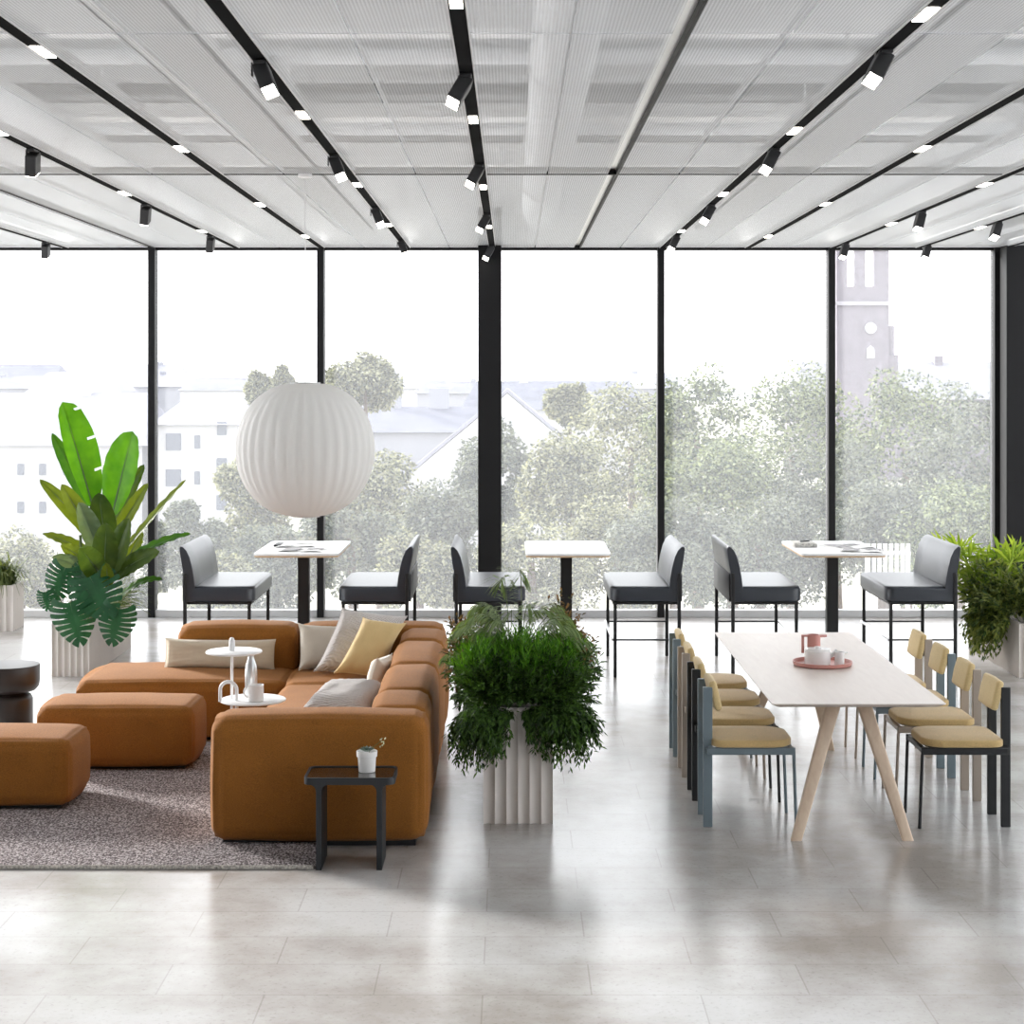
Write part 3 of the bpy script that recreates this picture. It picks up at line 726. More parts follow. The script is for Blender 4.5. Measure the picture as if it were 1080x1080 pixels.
# dining chairs: front is +x
def make_chair(fm_):
    t = bpy.data.objects.new('dining_chair', None); COL.objects.link(t)
    def cush(z0, z1, n=10):
        P = []
        hw, fx, bx_ = 0.225, 0.475, 0.02
        for (cx, cy, r, a0) in ((fx - 0.13, -hw + 0.13, 0.13, -PI / 2), (fx - 0.13, hw - 0.13, 0.13, 0), (bx_ + 0.07, hw - 0.07, 0.07, PI / 2), (bx_ + 0.07, -hw + 0.07, 0.07, PI)):
            for i in range(n + 1):
                a = a0 + PI / 2 * i / n; P.append((cx + r * math.cos(a), cy + r * math.sin(a)))
        return P
    P = cush(0, 0); n = len(P); cx, cy = 0.25, 0
    vs = []; 
    for (s_, z) in ((0.96, 0.458), (0.995, 0.462), (1.0, 0.468), (1.0, 0.490), (0.985, 0.497), (0.93, 0.500), (0.35, 0.504)):
        vs += [(cx + (p[0] - cx) * s_, cy + (p[1] - cy) * s_, z) for p in P]
    fs = []
    for L in range(6):
        for i in range(n):
            j = (i + 1) % n; fs.append((L * n + i, L * n + j, (L + 1) * n + j, (L + 1) * n + i))
    fs += [tuple(range(n))[::-1], tuple(range(6 * n, 7 * n))]
    MB().add(vs, fs).build('seat_cushion', seatm, t, smooth=60)
    MB().prism([(cx + (p[0] - cx) * 0.9, (p[1]) * 0.9) for p in P], 0.449, 0.458).rbox(0.0, 0.485, -0.205, -0.18, 0.415, 0.455, 0.004, 1).rbox(0.0, 0.485, 0.18, 0.205, 0.415, 0.455, 0.004, 1).rbox(0.455, 0.48, -0.2, 0.2, 0.42, 0.452, 0.004, 1).rbox(0.0, 0.022, -0.17, 0.17, 0.42, 0.452, 0.004, 1).build('seat_frame', fm_, t)
    for sy in (-1, 1):
        MB().rbox(-0.026, 0.026, sy * 0.145 - 0.013, sy * 0.145 + 0.013, 0.0, 0.785, 0.003, 1).rbox(-0.01, 0.03, min(sy * 0.14, sy * 0.2), max(sy * 0.14, sy * 0.2), 0.415, 0.455, 0.003, 1).build('back_post', fm_, t)
        MB().tube([(0.492, sy * 0.185, 0.0), (0.478, sy * 0.19, 0.41), (0.472, sy * 0.19, 0.435), (0.455, sy * 0.19, 0.445)], 0.0095, 10).build('front_leg', fm_, t)
    # tilted back pad
    M = Matrix.Translation((0.045, 0, 0.735)) @ Matrix.Rotation(math.radians(-13), 4, 'Y')
    bm = MB().soft(-0.021, 0.021, -0.152, 0.152, -0.082, 0.085, r=0.016, puff=0.006, wr=0.001)
    bm.v = [tuple(M @ Vector(p) + Vector((0.0, 0, 0))) for p in bm.v]
    bm.build('backrest', padm, t, smooth=180)
    return t
protos = {'blue': make_chair(fr_blue), 'black': make_chair(fr_black), 'beige': make_chair(fr_beige)}
used = set()
def put_chair(col, x, y, rz_, label):
    if col in used: o = copy_tree(protos[col])
    else: o = protos[col]; used.add(col)
    o.location = (x, y, 0); o.rotation_euler = (0, 0, rz_)
    tag(o, label, 'chair', 'dining chairs around the ash table')
for i, (c_, lab) in enumerate((('blue', 'blue grey dining chair on the left of the table, nearest the camera'), ('black', 'black framed dining chair, second along the left of the table'),
                               ('beige', 'taupe framed dining chair, third along the left of the table'), ('blue', 'blue grey dining chair at the far left end of the table'))):
    put_chair(c_, 1.10, 10.275 + 0.632 * i, 0, lab)
for i, (c_, lab) in enumerate((('black', 'black framed dining chair on the right of the table, nearest the camera'), ('beige', 'taupe framed dining chair, second along the right of the table'),
                               ('blue', 'blue grey dining chair, third along the right of the table'), ('beige', 'taupe framed dining chair at the far right end of the table'))):
    put_chair(c_, 2.775, 10.275 + 0.625 * i, PI, lab)

# tea set
tx, ty, tz = 1.93, 11.2, 0.74
tag(MB().lathe([(0.165, 0), (0.18, 0.006), (0.184, 0.028), (0.178, 0.028), (0.172, 0.01), (0.002, 0.009)], 48, (tx, ty, tz)).build('tray', rose), 'round rose coloured serving tray on the dining table', 'tray')
tp = thing('teapot', 'low wide white teapot standing on the rose tray', 'teapot', (tx - 0.035, ty - 0.03, tz + 0.0095))
MB().lathe([(0.07, 0), (0.078, 0.004), (0.08, 0.02), (0.08, 0.088), (0.076, 0.092)], 36).build('body', ceramic, tp)
MB().lathe([(0.076, 0.0925), (0.076, 0.098), (0.02, 0.101), (0.018, 0.104), (0.018, 0.112), (0.003, 0.113)], 30).build('lid', ceramic, tp)
MB().tube([(0.07, -0.02, 0.05), (0.1, -0.02, 0.075), (0.112, -0.02, 0.095)], [0.014, 0.011, 0.008], 10).build('spout', ceramic, tp)
cr = thing('milk_jug', 'small white milk jug on the right of the rose tray', 'jug', (tx + 0.095, ty - 0.06, tz + 0.0095))
MB().lathe([(0.026, 0), (0.03, 0.004), (0.03, 0.082), (0.027, 0.082), (0.026, 0.01), (0.002, 0.009)], 28).build('body', ceramic, cr)
MB().prism([(0.024, -0.012), (0.05, 0.0), (0.024, 0.012)], 0.074, 0.082).build('spout', ceramic, cr)
pj = thing('pitcher', 'tall rose coloured pitcher at the back of the tray', 'pitcher', (tx - 0.035, ty + 0.11, tz + 0.0095))
MB().lathe([(0.036, 0), (0.041, 0.004), (0.041, 0.165), (0.037, 0.165), (0.036, 0.01), (0.002, 0.009)], 32).build('body', rose, pj)
MB().prism([(0.03, -0.02), (0.082, 0.0), (0.03, 0.02)], 0.15, 0.165).build('spout', rose, pj)
MB().box(-0.078, -0.035, -0.008, 0.008, 0.152, 0.165).box(-0.078, -0.062, -0.008, 0.008, 0.05, 0.155).build('handle', rose, pj, smooth=0)

# ------------------------------------------------------------------ bar tables
def bar_table(x, label):
    t = thing('bar_table', label, 'bar table', (x, 15.83, 0), 0, 'white bar tables along the windows')
    P = rrect(-0.36, 0.36, -0.62, 0.62, 0.07, 8)
    MB().prism(P, 1.032, 1.05).build('tabletop', white, t)
    MB().prism([(p[0] * 0.99, p[1] * 0.994) for p in P], 1.018, 1.0318).build('ply_edge', ply, t)
    MB().rbox(-0.05, 0.05, -0.05, 0.05, 0.014, 1.018, 0.004, 1).build('column', black, t)
    MB().rbox(-0.24, 0.24, -0.3, 0.3, 0.0, 0.014, 0.004, 1).build('base_plate', black, t)
bar_table(-1.828, 'white topped bar table between the two left bar stools')
bar_table(0.476, 'white topped bar table right of the thick column')
bar_table(2.81, 'white topped bar table with magazines and stone tray, on the right')

# bar stools: front is +x; origin under the back posts
def make_stool():
    t = bpy.data.objects.new('bar_stool', None); COL.objects.link(t)
    LX = (0.0, 0.54); LY = 0.585
    # seat cushion, rounded front corners
    P = []
    x0, x1, hy = 0.06, 0.585, 0.605
    for (cx, cy, r, a0) in ((x1 - 0.09, -hy + 0.09, 0.09, -PI / 2), (x1 - 0.09, hy - 0.09, 0.09, 0)):
        for i in range(9):
            a = a0 + PI / 2 * i / 8; P.append((cx + r * math.cos(a), cy + r * math.sin(a)))
    P += [(x0, hy), (x0, -hy)]
    n = len(P); cx = 0.3; vs = []
    for (ins, z) in ((0.012, 0.64), (0.0, 0.65), (0.0, 0.745), (0.006, 0.76), (0.02, 0.769), (0.06, 0.772)):
        for p in P:
            l = math.hypot(p[0] - cx, p[1])
            vs.append((p[0] - (p[0] - cx) / 0.285 * ins if abs(p[0] - cx) > 0 else p[0], p[1] - math.copysign(min(1, abs(p[1]) / hy), p[1]) * ins, z))
    fs = []
    for L in range(5):
        for i in range(n):
            j = (i + 1) % n; fs.append((L * n + i, L * n + j, (L + 1) * n + j, (L + 1) * n + i))
    fs += [tuple(range(n))[::-1], tuple(range(5 * n, 6 * n))]
    MB().add(vs, fs).build('seat', leather, t, smooth=50)
    # backrest: side profile swept along y
    prof = [(-0.012, 0.64), (0.085, 0.64), (0.085, 0.76), (0.078, 0.84), (0.062, 0.93), (0.038, 1.02), (0.008, 1.08), (-0.022, 1.108), (-0.043, 1.112), (-0.05, 1.098), (-0.046, 1.05), (-0.034, 0.97), (-0.02, 0.89), (-0.012, 0.8)]
    bm = MB(); ys = (-0.605, -0.595, -0.3, 0, 0.3, 0.595, 0.605); m_ = len(prof); vs = []; fs = []
    cxp, czp = 0.02, 0.86
    for y in ys:
        s_ = 0.93 if abs(y) > 0.6 else 1.0
        rnd = 1.0
        for p in prof: vs.append((cxp + (p[0] - cxp) * s_, y, czp + (p[1] - czp) * (0.985 if s_ < 1 else 1)))
    for i in range(len(ys) - 1):
        for k in range(m_):
            l = (k + 1) % m_; fs.append((i * m_ + k, (i + 1) * m_ + k, (i + 1) * m_ + l, i * m_ + l))
    fs.append(tuple(range(m_))); fs.append(tuple(range((len(ys) - 1) * m_, len(ys) * m_))[::-1])
    bm.add(vs, fs).build('backrest', leather, t, smooth=50)
    MB().rbox(-0.03, -0.0125, -0.57, 0.57, 0.64, 0.875, 0.006, 2).build('back_panel', leatherdk, t)
    MB().rbox(0.0, 0.56, -0.59, 0.59, 0.618, 0.64, 0.004, 1).build('seat_frame', black, t)
    for sy in (-1, 1):
        MB().rbox(-0.015, 0.015, sy * (LY + 0.025) - 0.012, sy * (LY + 0.025) + 0.012, 0.0, 0.885, 0.004, 1).build('back_leg', black, t)
        MB().rbox(LX[1] - 0.014, LX[1] + 0.014, sy * LY - 0.012, sy * LY + 0.012, 0.0, 0.63, 0.004, 1).build('front_leg', black, t)
        MB().rbox(0.0, 0.56, sy * (LY + 0.006) - 0.007, sy * (LY + 0.006) + 0.007, 0.312, 0.326, 0.002, 1).build('side_rail', black, t)
    MB().rbox(LX[1] + 0.012, LX[1] + 0.032, -LY - 0.01, LY + 0.01, 0.31, 0.33, 0.003, 1).build('foot_rail', steel, t)
    return t
st = make_stool(); fst = True
for (x, rz_, lab) in ((-2.764, 0, 'slate leather bar stool left of the left bar table, near the banana plant'), (-0.888, PI, 'slate leather bar stool right of the left bar table, behind the cushions'),
                      (-0.471, 0, 'slate leather bar stool half hidden behind the bushy planter'), (1.413, PI, 'slate leather bar stool right of the middle bar table'),
                      (1.867, 0, 'slate leather bar stool behind the dining table, left of the right bar table'), (3.747, PI, 'slate leather bar stool beside the right planter')):
    o = st if fst else copy_tree(st); fst = False
    o.location = (x, 15.835, 0); o.rotation_euler = (0, 0, rz_)
    tag(o, lab, 'bar stool', 'bar stools at the bar tables')

# magazines and tray on the bar tables
def magazine(x, y, z, w_, l_, rz_, label, cover):
    t = thing('magazine', label, 'magazine', (x, y, z), rz_, 'magazines on the bar tables')
    vs = []; fs = []; n = 8
    for i in range(n + 1):
        a = -1 + 2 * i / n; zz = 0.012 * (1 - abs(a)) ** 0.4 * (abs(a) + 0.15) * 1.6 + 0.001
        for b in (-1, 1): vs.append((a * w_ / 2, b * l_ / 2, zz))
    for i in range(n): fs.append((2 * i, 2 * i + 2, 2 * i + 3, 2 * i + 1))
    m_ = len(vs); vs += [(v[0], v[1], 0) for v in vs]
    fs += [tuple(reversed([k + m_ for k in f])) for f in fs[:n]]
    MB().add(vs, fs).box(-w_ / 2, w_ / 2, -l_ / 2, l_ / 2, 0, 0.002).build('pages', paper, t)
    MB().rbox(-w_ * 0.42, -w_ * 0.06, -l_ * 0.4, l_ * 0.4, 0.012, 0.0128, 0.0003, 1).build('picture', cover, t)
    MB().rbox(w_ * 0.08, w_ * 0.42, l_ * 0.05, l_ * 0.4, 0.012, 0.0128, 0.0003, 1).build('picture', cover, t)
magazine(-1.93, 16.0, 1.05, 0.36, 0.42, 0.15, 'open magazine lying at the back of the left bar table', paper)
magazine(-1.80, 15.5, 1.05, 0.40, 0.28, -0.1, 'open magazine lying at the front of the left bar table', ink)
tag(MB().rbox(-2.10, -2.04, 15.86, 16.1, 1.05, 1.068, 0.006, 2).build('phone_case', black), 'small black case at the left edge of the left bar table', 'phone case')
magazine(2.95, 15.85, 1.05, 0.36, 0.40, 0.3, 'open grey printed magazine on the right bar table', ink)
magazine(3.0, 15.45, 1.05, 0.38, 0.26, -0.25, 'open magazine at the front of the right bar table', ink)
tt = thing('pen_tray', 'speckled stone tray with a dark pen on the right bar table', 'tray', (2.58, 15.95, 1.05))
MB().rbox(-0.1, 0.1, -0.14, 0.14, 0, 0.035, 0.008, 2).build('body', stone, tt)
MB().tube([(-0.03, -0.02, 0.041), (0.06, 0.06, 0.041)], 0.006, 8).build('pen', black, tt)

# ------------------------------------------------------------------ planters
def planter(x0, x1, y0, y1, h, pitch, label):
    t = thing('planter', label, 'planter', ((x0 + x1) / 2, (y0 + y1) / 2, 0), 0, 'fluted off white planters')
    hx, hy = (x1 - x0) / 2, (y1 - y0) / 2
    def outline(ins):
        P = []
        for (ax_, ay_, bx_, by_) in ((-hx, -hy, hx, -hy), (hx, -hy, hx, hy), (hx, hy, -hx, hy), (-hx, hy, -hx, -hy)):
            L = math.hypot(bx_ - ax_, by_ - ay_); nf = max(2, round(L / pitch)); ux, uy = (bx_ - ax_) / L, (by_ - ay_) / L; nx, ny = -uy, ux
            for i in range(nf * 8):
                s_ = L * i / (nf * 8); dep = 0.016 * (abs(math.sin(PI * i / 8)) ** 0.8) + ins
                s2 = max(ins, min(L - ins, s_))
                P.append((ax_ + ux * s2 + nx * dep, ay_ + uy * s2 + ny * dep))
        return P
    O = outline(0); I = outline(0.02); n = len(O)
    vs = [(p[0], p[1], 0) for p in O] + [(p[0], p[1], h) for p in O] + [(p[0], p[1], h) for p in I] + [(p[0], p[1], h - 0.06) for p in I]
    fs = [tuple(range(n))[::-1]]
    for i in range(n):
        j = (i + 1) % n
        for L in range(3): fs.append((L * n + i, L * n + j, (L + 1) * n + j, (L + 1) * n + i))
    MB().add(vs, fs).build('body', potm, t, smooth=30)
    MB().box(-hx + 0.03, hx - 0.03, -hy + 0.03, hy - 0.03, h - 0.08, h - 0.045).build('soil', soil, t, smooth=0)
planter(-0.163, 0.231, 10.19, 11.45, 0.655, 0.066, 'off white fluted planter in the middle of the hall, under the bushy plants')
planter(-3.905, -3.585, 15.28, 16.95, 0.45, 0.05, 'off white fluted planter holding the banana plant and monstera')
planter(4.28, 4.62, 15.2, 16.9, 0.46, 0.05, 'off white fluted planter at the right edge')
planter(-5.42, -5.0, 18.05, 18.45, 0.46, 0.075, 'small off white fluted planter at the left edge by the window')

def bez(a, b, c, t_): return a * (1 - t_) ** 2 + b * 2 * t_ * (1 - t_) + c * t_ * t_
R = random.Random(11)
def rnd_ell(c, r):
    while True:
        p = Vector((R.uniform(-1, 1), R.uniform(-1, 1), R.uniform(-1, 1)))
        if p.length <= 1: return Vector((c[0] + p.x * r[0], c[1] + p.y * r[1], c[2] + p.z * r[2]))
def sprigs(mb, blobs, box, z0, llen, lwid, nleaf, arch=0.12, droop=0.6, frm=0.35, spread=0.9):
    """blobs: (centre, radii, count). stems rise from the planter box and bend into the blob; leaflets along the outer part"""
    for (c, r, cnt) in blobs:
        for _ in range(cnt):
            e = rnd_ell(c, r)
            s = Vector((max(box[0], min(box[1], e.x + R.uniform(-.1, .1))), max(box[2], min(box[3], e.y + R.uniform(-.1, .1))), z0))
            m_ = (s + e) / 2 + Vector((0, 0, arch + max(0, s.z - e.z) * 0.7))
            m_.x = s.x * 0.3 + e.x * 0.7; m_.y = s.y * 0.3 + e.y * 0.7
            for k in range(nleaf):
                u = frm + (1 - frm) * (k + R.random()) / nleaf
                p = bez(s, m_, e, u); tg = (bez(s, m_, e, min(1, u + 0.05)) - bez(s, m_, e, u - 0.05)).normalized()
                side = Vector((R.uniform(-1, 1), R.uniform(-1, 1), R.uniform(-1, 1) * 0.6))
                dv = (tg * 0.8 + side * spread + Vector((0, 0, -droop * R.random()))).normalized()
                L = llen * R.uniform(0.7, 1.25)
                leaf_quad(mb, p, p + dv * L, lwid * R.uniform(0.8, 1.2), (R.uniform(-.5, .5), R.uniform(-.8, .2), 1), 0.15)
def plant(name, label, loc): return thing(name, label, 'plant', loc)
# centre planter
bx0 = (-0.13, 0.2, 10.22, 11.4)
pl = plant('trailing_bush', 'dense dark green bush hanging over both sides of the centre planter', (0.034, 10.5, 0.6))
mb = MB()
sprigs(mb, [((-0.19, 10.12, 0.50), (0.19, 0.14, 0.21), 230), ((0.30, 10.14, 0.52), (0.23, 0.15, 0.21), 280), ((0.05, 10.32, 0.84), (0.40, 0.20, 0.17), 420), ((-0.22, 10.7, 0.8), (0.19, 0.5, 0.25), 170), ((0.36, 10.6, 0.8), (0.19, 0.5, 0.25), 190),
            ((0.03, 10.16, 0.745), (0.3, 0.07, 0.05), 110)],
       bx0, 0.62, 0.042, 0.012, 26, arch=0.06)
mb.build('foliage', LF_bush, pl, smooth=0, loc=None)
pl2 = plant('feathery_shrub', 'bright green feathery shrub on top of the centre planter', (0.034, 10.5, 0.6))
mb = MB()
sprigs(mb, [((0.05, 10.4, 0.96), (0.33, 0.25, 0.12), 330), ((-0.2, 10.45, 0.86), (0.16, 0.25, 0.15), 80), ((0.3, 10.45, 0.9), (0.16, 0.25, 0.15), 80)], bx0, 0.62, 0.05, 0.0065, 30, arch=0.1, droop=-0.5)
mb.build('foliage', LF_needle, pl2, smooth=0)
def frond(mb, base, ctrl, tip, n, ll, lw, droop=0.5, stem=None):
    base, ctrl, tip = Vector(base), Vector(ctrl), Vector(tip)
    for k in range(n):
        u = 0.25 + 0.75 * k / (n - 1); p = bez(base, ctrl, tip, u); tg = (bez(base, ctrl, tip, min(1, u + .03)) - bez(base, ctrl, tip, u - .03)).normalized()
        side = tg.cross(Vector((0, 0, 1)))
        if side.length < 1e-3: side = Vector((1, 0, 0))
        side.normalize(); L = ll * (0.45 + 0.55 * math.sin(PI * min(1, (u - 0.2) * 1.1)))
        for s_ in (-1, 1):
            dv = (tg * 0.75 + side * s_ + Vector((0, 0, -droop * R.uniform(0.5, 1.2)))).normalized()
            m_ = p + dv * L * 0.55; e = p + dv * L + Vector((0, 0, -0.25 * L * droop))
            q = dv.cross(Vector((0, 0, 1))).normalized() * lw / 2
            mb.add([p, m_ + q, e, m_ - q], [(0, 1, 2, 3)])
    if stem is not None: stem.tube([bez(base, ctrl, tip, i / 8) for i in range(9)], [0.004 - 0.0003 * i for i in range(9)], 5)
pl3 = plant('parlour_palm', 'feathery palm with arching fronds at the top of the centre planter', (0.034, 10.9, 0.6))
mb = MB(); sm = MB()
for (tx_, ty_, d_, hh) in ((488, 655, 10.7, 0.10), (500, 640, 10.9, 0.14), (515, 650, 10.6, 0.1), (600, 655, 10.7, 0.1), (615, 668, 10.8, 0.12), (580, 645, 10.9, 0.12), (528, 615, 11.1, 0.2), (548, 608, 11.1, 0.22), (470, 690, 10.8, 0.15), (505, 665, 10.5, 0.1), (625, 690, 10.9, 0.15), (560, 640, 10.7, 0.12), (478, 668, 11.1, 0.16), (592, 640, 11.2, 0.12), (483, 662, 10.45, 0.13), (497, 650, 10.5, 0.12), (540, 645, 10.5, 0.1), (606, 662, 10.45, 0.12), (622, 676, 10.5, 0.13), (590, 655, 10.4, 0.1), (520, 655, 10.4, 0.1), (510, 642, 10.75, 0.14), (600, 650, 10.9, 0.12)):
    tip = pt(tx_, ty_, d_); base = Vector((0.03 + R.uniform(-.05, .05), d_ + 0.05, 0.62)); ct = Vector((base.x * 0.6 + tip.x * 0.4, d_ + 0.02, tip.z + hh))
    frond(mb, base, ct, tip, 34, 0.17, 0.011, 0.6, sm)
mb.build('fronds', LF_palm, pl3, smooth=0); sm.build('stems', stemm, pl3)
pl4 = plant('rusty_shrub', 'shrub with small reddish leaves at the edges of the centre planter', (0.034, 11.2, 0.6))
mb = MB()
sprigs(mb, [((-0.33, 10.9, 0.85), (0.10, 0.4, 0.24), 70), ((0.42, 10.9, 0.92), (0.13, 0.4, 0.2), 60), ((0.30, 11.2, 1.12), (0.12, 0.15, 0.1), 14), ((-0.3, 11.2, 1.0), (0.12, 0.15, 0.08), 16)], (-0.13, 0.2, 10.5, 11.4), 0.62, 0.038, 0.018, 14, arch=0.1)
mb.build('foliage', LF_rust, pl4, smooth=0)
for o in (pl, pl2, pl3, pl4):
    for c in o.children:
        for v in c.data.vertices: v.co -= o.location

# right planter
bx1 = (4.31, 4.59, 15.25, 16.85)
pr = plant('trailing_creeper', 'leafy creeper spilling down the side of the right planter', (4.4, 16.0, 0.42))
mb = MB()
sprigs(mb, [((4.22, 15.8, 0.72), (0.30, 0.6, 0.28), 330), ((4.08, 15.6, 0.36), (0.17, 0.4, 0.27), 190), ((4.0, 15.5, 0.62), (0.15, 0.35, 0.2), 60), ((4.45, 15.4, 0.72), (0.22, 0.3, 0.25), 150)], bx1, 0.43, 0.06, 0.022, 16, arch=0.12)
mb.build('foliage', LF_trail, pr, smooth=0)
pr2 = plant('lady_palm', 'bright yellow green palm standing in the right planter', (4.4, 16.2, 0.42))
mb = MB(); sm = MB()
for (px0, py0, d_) in ((998, 562, 16.5), (1012, 560, 16.3), (1022, 572, 16.0), (1030, 585, 15.8), (1042, 575, 15.9), (1055, 566, 15.9), (1066, 570, 15.7), (1074, 566, 15.9), (1010, 590, 16.0), (1045, 600, 15.6), (1076, 590, 15.6), (1025, 606, 15.7), (1060, 592, 15.5)):
    c0 = pt(px0, py0 + 24, d_); base = Vector((4.45 + R.uniform(-.1, .1), d_, 0.43))
    sm.tube([base, (base + c0) / 2 + Vector((0, 0, 0.04)), c0], 0.006, 5)
    for k in range(14):
        a = -1.5 + 3.0 * k / 13 + R.uniform(-.1, .1); L = R.uniform(0.2, 0.33)
        dv = Vector((math.sin(a), R.uniform(-0.6, 0.3), math.cos(a) * 0.95 + 0.1)).normalized()
        q = dv.cross(Vector((0, 1, 0.2))).normalized() * 0.013; e = c0 + dv * L + Vector((0, 0, -0.05)); m_ = c0 + dv * L * 0.55
        mb.add([c0, m_ + q, e, m_ - q], [(0, 1, 2, 3)])
mb.build('fronds', LF_lime, pr2, smooth=0); sm.build('stems', stemm, pr2)
# spider plant, left edge
ps = plant('spider_plant', 'spider plant spilling from the small planter at the left edge', (-5.2, 18.25, 0.42))
mb = MB()
for k in range(260):
    a = R.uniform(0, 2 * PI); L = R.uniform(0.18, 0.42); base = Vector((-5.21 + R.uniform(-.14, .14), 18.25 + R.uniform(-.13, .13), 0.41))
    out = Vector((math.cos(a), math.sin(a), 0)); up = R.uniform(0.15, 0.33); dr = R.uniform(-0.25, 0.15)
    P = [bez(base, base + out * L * 0.45 + Vector((0, 0, up * 1.5)), base + out * L + Vector((0, 0, up * 0.6 + dr)), i / 5) for i in range(6)]
    sd_ = out.cross(Vector((0, 0, 1))); vs = []
    for i, p in enumerate(P):
        w_ = 0.011 * (1 - (i / 5) ** 2) + 0.001; vs += [p + sd_ * w_, p - sd_ * w_]
    mb.add(vs, [(2 * i, 2 * i + 2, 2 * i + 3, 2 * i + 1) for i in range(5)])
mb.build('leaves', LF_spider, ps, smooth=180)
for o in (pr, pr2, ps):
    for c in o.children:
        for v in c.data.vertices: v.co -= o.location

# banana plant
bp_ = plant('banana_plant', 'tall banana plant with broad upright leaves in the left planter', (-3.75, 16.0, 0.4))
BL = Vector((-3.75, 16.0, 0.4))
def bleaf(base, tip, wdt, m, face=(0, -1, 0.2), bend=0.1, fold=0.25, tear=0, wl=1.0, wr=1.0, tpow=0.8, bl=None, ex=0.5):
    """broad leaf: base and tip in world space, folded along its midrib"""
    base, tip = Vector(base), Vector(tip); ax = tip - base; L = ax.length
    fc = Vector(face).normalized(); side = ax.cross(fc).normalized(); nn = side.cross(ax).normalized()
    if bl is None: bl = Vector((0, 0, 1))
    ct = base + ax * 0.5 + bl * bend * L
    n = 24; cw = 5; vs = []; fs = []
    W = 2 * cw + 1
    for i in range(n + 1):
        u = i / n; p = bez(base, ct, tip, u); tg = (bez(base, ct, tip, min(1, u + .02)) - bez(base, ct, tip, max(0, u - .02))).normalized()
        s2 = tg.cross(nn).normalized(); n2 = s2.cross(tg).normalized()
        wd = wdt * (0.5 if wdt > 0.3 else 0.43) * max(0.0, math.sin(PI * u ** tpow)) ** ex
        if u > 0.985: wd = 0.004
        for j in range(-cw, cw + 1):
            f = j / cw; ww = wd * (wr if f > 0 else wl)
            z = abs(f) * ww * fold * 2 - 0.25 * abs(f) ** 2 * ww + 0.006 * math.sin(u * 40 + j) * abs(f)
            q = p + s2 * f * ww + n2 * z
            if tear and abs(f) > 0.55 and i % tear == 0 and 5 < i < n - 2: q += tg * 0.02
            vs.append(q - BL)
    for i in range(n):
        for j in range(W - 1):
            if tear and i % tear == 0 and i > 6 and (j >= W - 3): continue
            fs.append((i * W + j, (i + 1) * W + j, (i + 1) * W + j + 1, i * W + j + 1))
    o = MB().add(vs, fs).build('leaf', m, bp_, smooth=180)
    rib = [bez(base, ct, tip, i / 10) - BL - nn * 0.003 for i in range(11)]
    MB().tube(rib, [0.010 - 0.0008 * i for i in range(11)], 6).build('midrib', LF_grey, o)
    return o
def B(px, py, d): return pt(px, py, d)
core = (110, 600)
bleaf(B(98, 535, 15.9), B(66, 424, 15.6), 0.32, LF_bright, (0.35, -1, 0.1), 0.02, 0.18, 7, wl=0.62, wr=1.15, tpow=1.15, ex=0.4)
bleaf(B(97, 535, 16.1), B(55, 457, 16.1), 0.24, LF_banana, (0.6, -1, 0), 0.03, 0.3, 0, wl=0.9, wr=0.6)
bleaf(B(118, 545, 16.0), B(140, 455, 15.9), 0.33, LF_bright, (-0.25, -1, 0.1), 0.02, 0.2, 0, wl=1.1, wr=0.85, tpow=1.15, ex=0.45)
bleaf(B(118, 548, 16.2), B(152, 490, 16.2), 0.16, LF_olive, (-0.2, -1, 0), 0.0, 0.2)
bleaf(B(96, 565, 16.0), B(42, 506, 16.1), 0.16, LF_yellow, (0.3, -1, 0.3), 0.06, 0.2)
bleaf(B(97, 568, 15.9), B(65, 511, 15.8), 0.21, LF_yellow, (0.5, -1, 0.2), 0.04, 0.25)
bleaf(B(106, 585, 15.8), B(83, 530, 15.6), 0.23, LF_grey, (0.6, -1, 0.1), 0.04, 0.2)
bleaf(B(112, 585, 15.9), B(104, 520, 15.7), 0.28, LF_olive, (0.1, -1, 0.25), 0.08, 0.12)
bleaf(B(118, 572, 16.0), B(156, 510, 15.9), 0.16, LF_yellow, (-0.3, -1, 0.1), 0.03, 0.25)
bleaf(B(128, 585, 15.9), B(196, 506, 15.8), 0.10, LF_yellow, (-0.3, -0.6, 0.6), 0.02, 0.3)
bleaf(B(125, 598, 15.8), B(201, 563, 15.7), 0.13, LF_banana, (0, -0.7, 1), 0.12, 0.25)
bleaf(B(102, 590, 15.9), B(45, 563, 15.9), 0.16, LF_yellow, (0, -0.6, 1), 0.12, 0.2)
bleaf(B(117, 605, 15.6), B(136, 547, 15.45), 0.24, LF_olive, (-0.3, -1, 0.2), 0.05, 0.2)
bleaf(B(110, 605, 15.6), B(112, 552, 15.3), 0.26, LF_olive, (0.1, -1, 0.3), 0.06, 0.12)
bleaf(B(106, 605, 15.7), B(64, 575, 15.6), 0.20, LF_yellow, (0.2, -1, 0.8), 0.10, 0.15)
bleaf(B(106, 615, 15.6), B(55, 588, 15.5), 0.22, LF_grey, (0.2, -0.8, 0.8), 0.16, 0.15)
bleaf(B(118, 610, 15.6), B(168, 582, 15.5), 0.23, LF_olive, (-0.1, -0.8, 0.6), 0.10, 0.2)
bleaf(B(108, 610, 15.5), B(84, 578, 15.2), 0.26, LF_olive, (0.2, -1, 0.4), 0.06, 0.12)
bleaf(B(124, 632, 15.7), B(171, 611, 15.6), 0.11, LF_banana, (0, -0.7, 1), 0.25, 0.2)
bleaf(B(114, 620, 15.4), B(112, 594, 15.2), 0.13, LF_yellow, (0.2, -1, 0.2), 0.03, 0.2)
bleaf(B(130, 600, 16.1), B(150, 560, 16.1), 0.2, LF_yellow, (-0.3, -1, 0.3), 0.05, 0.2)
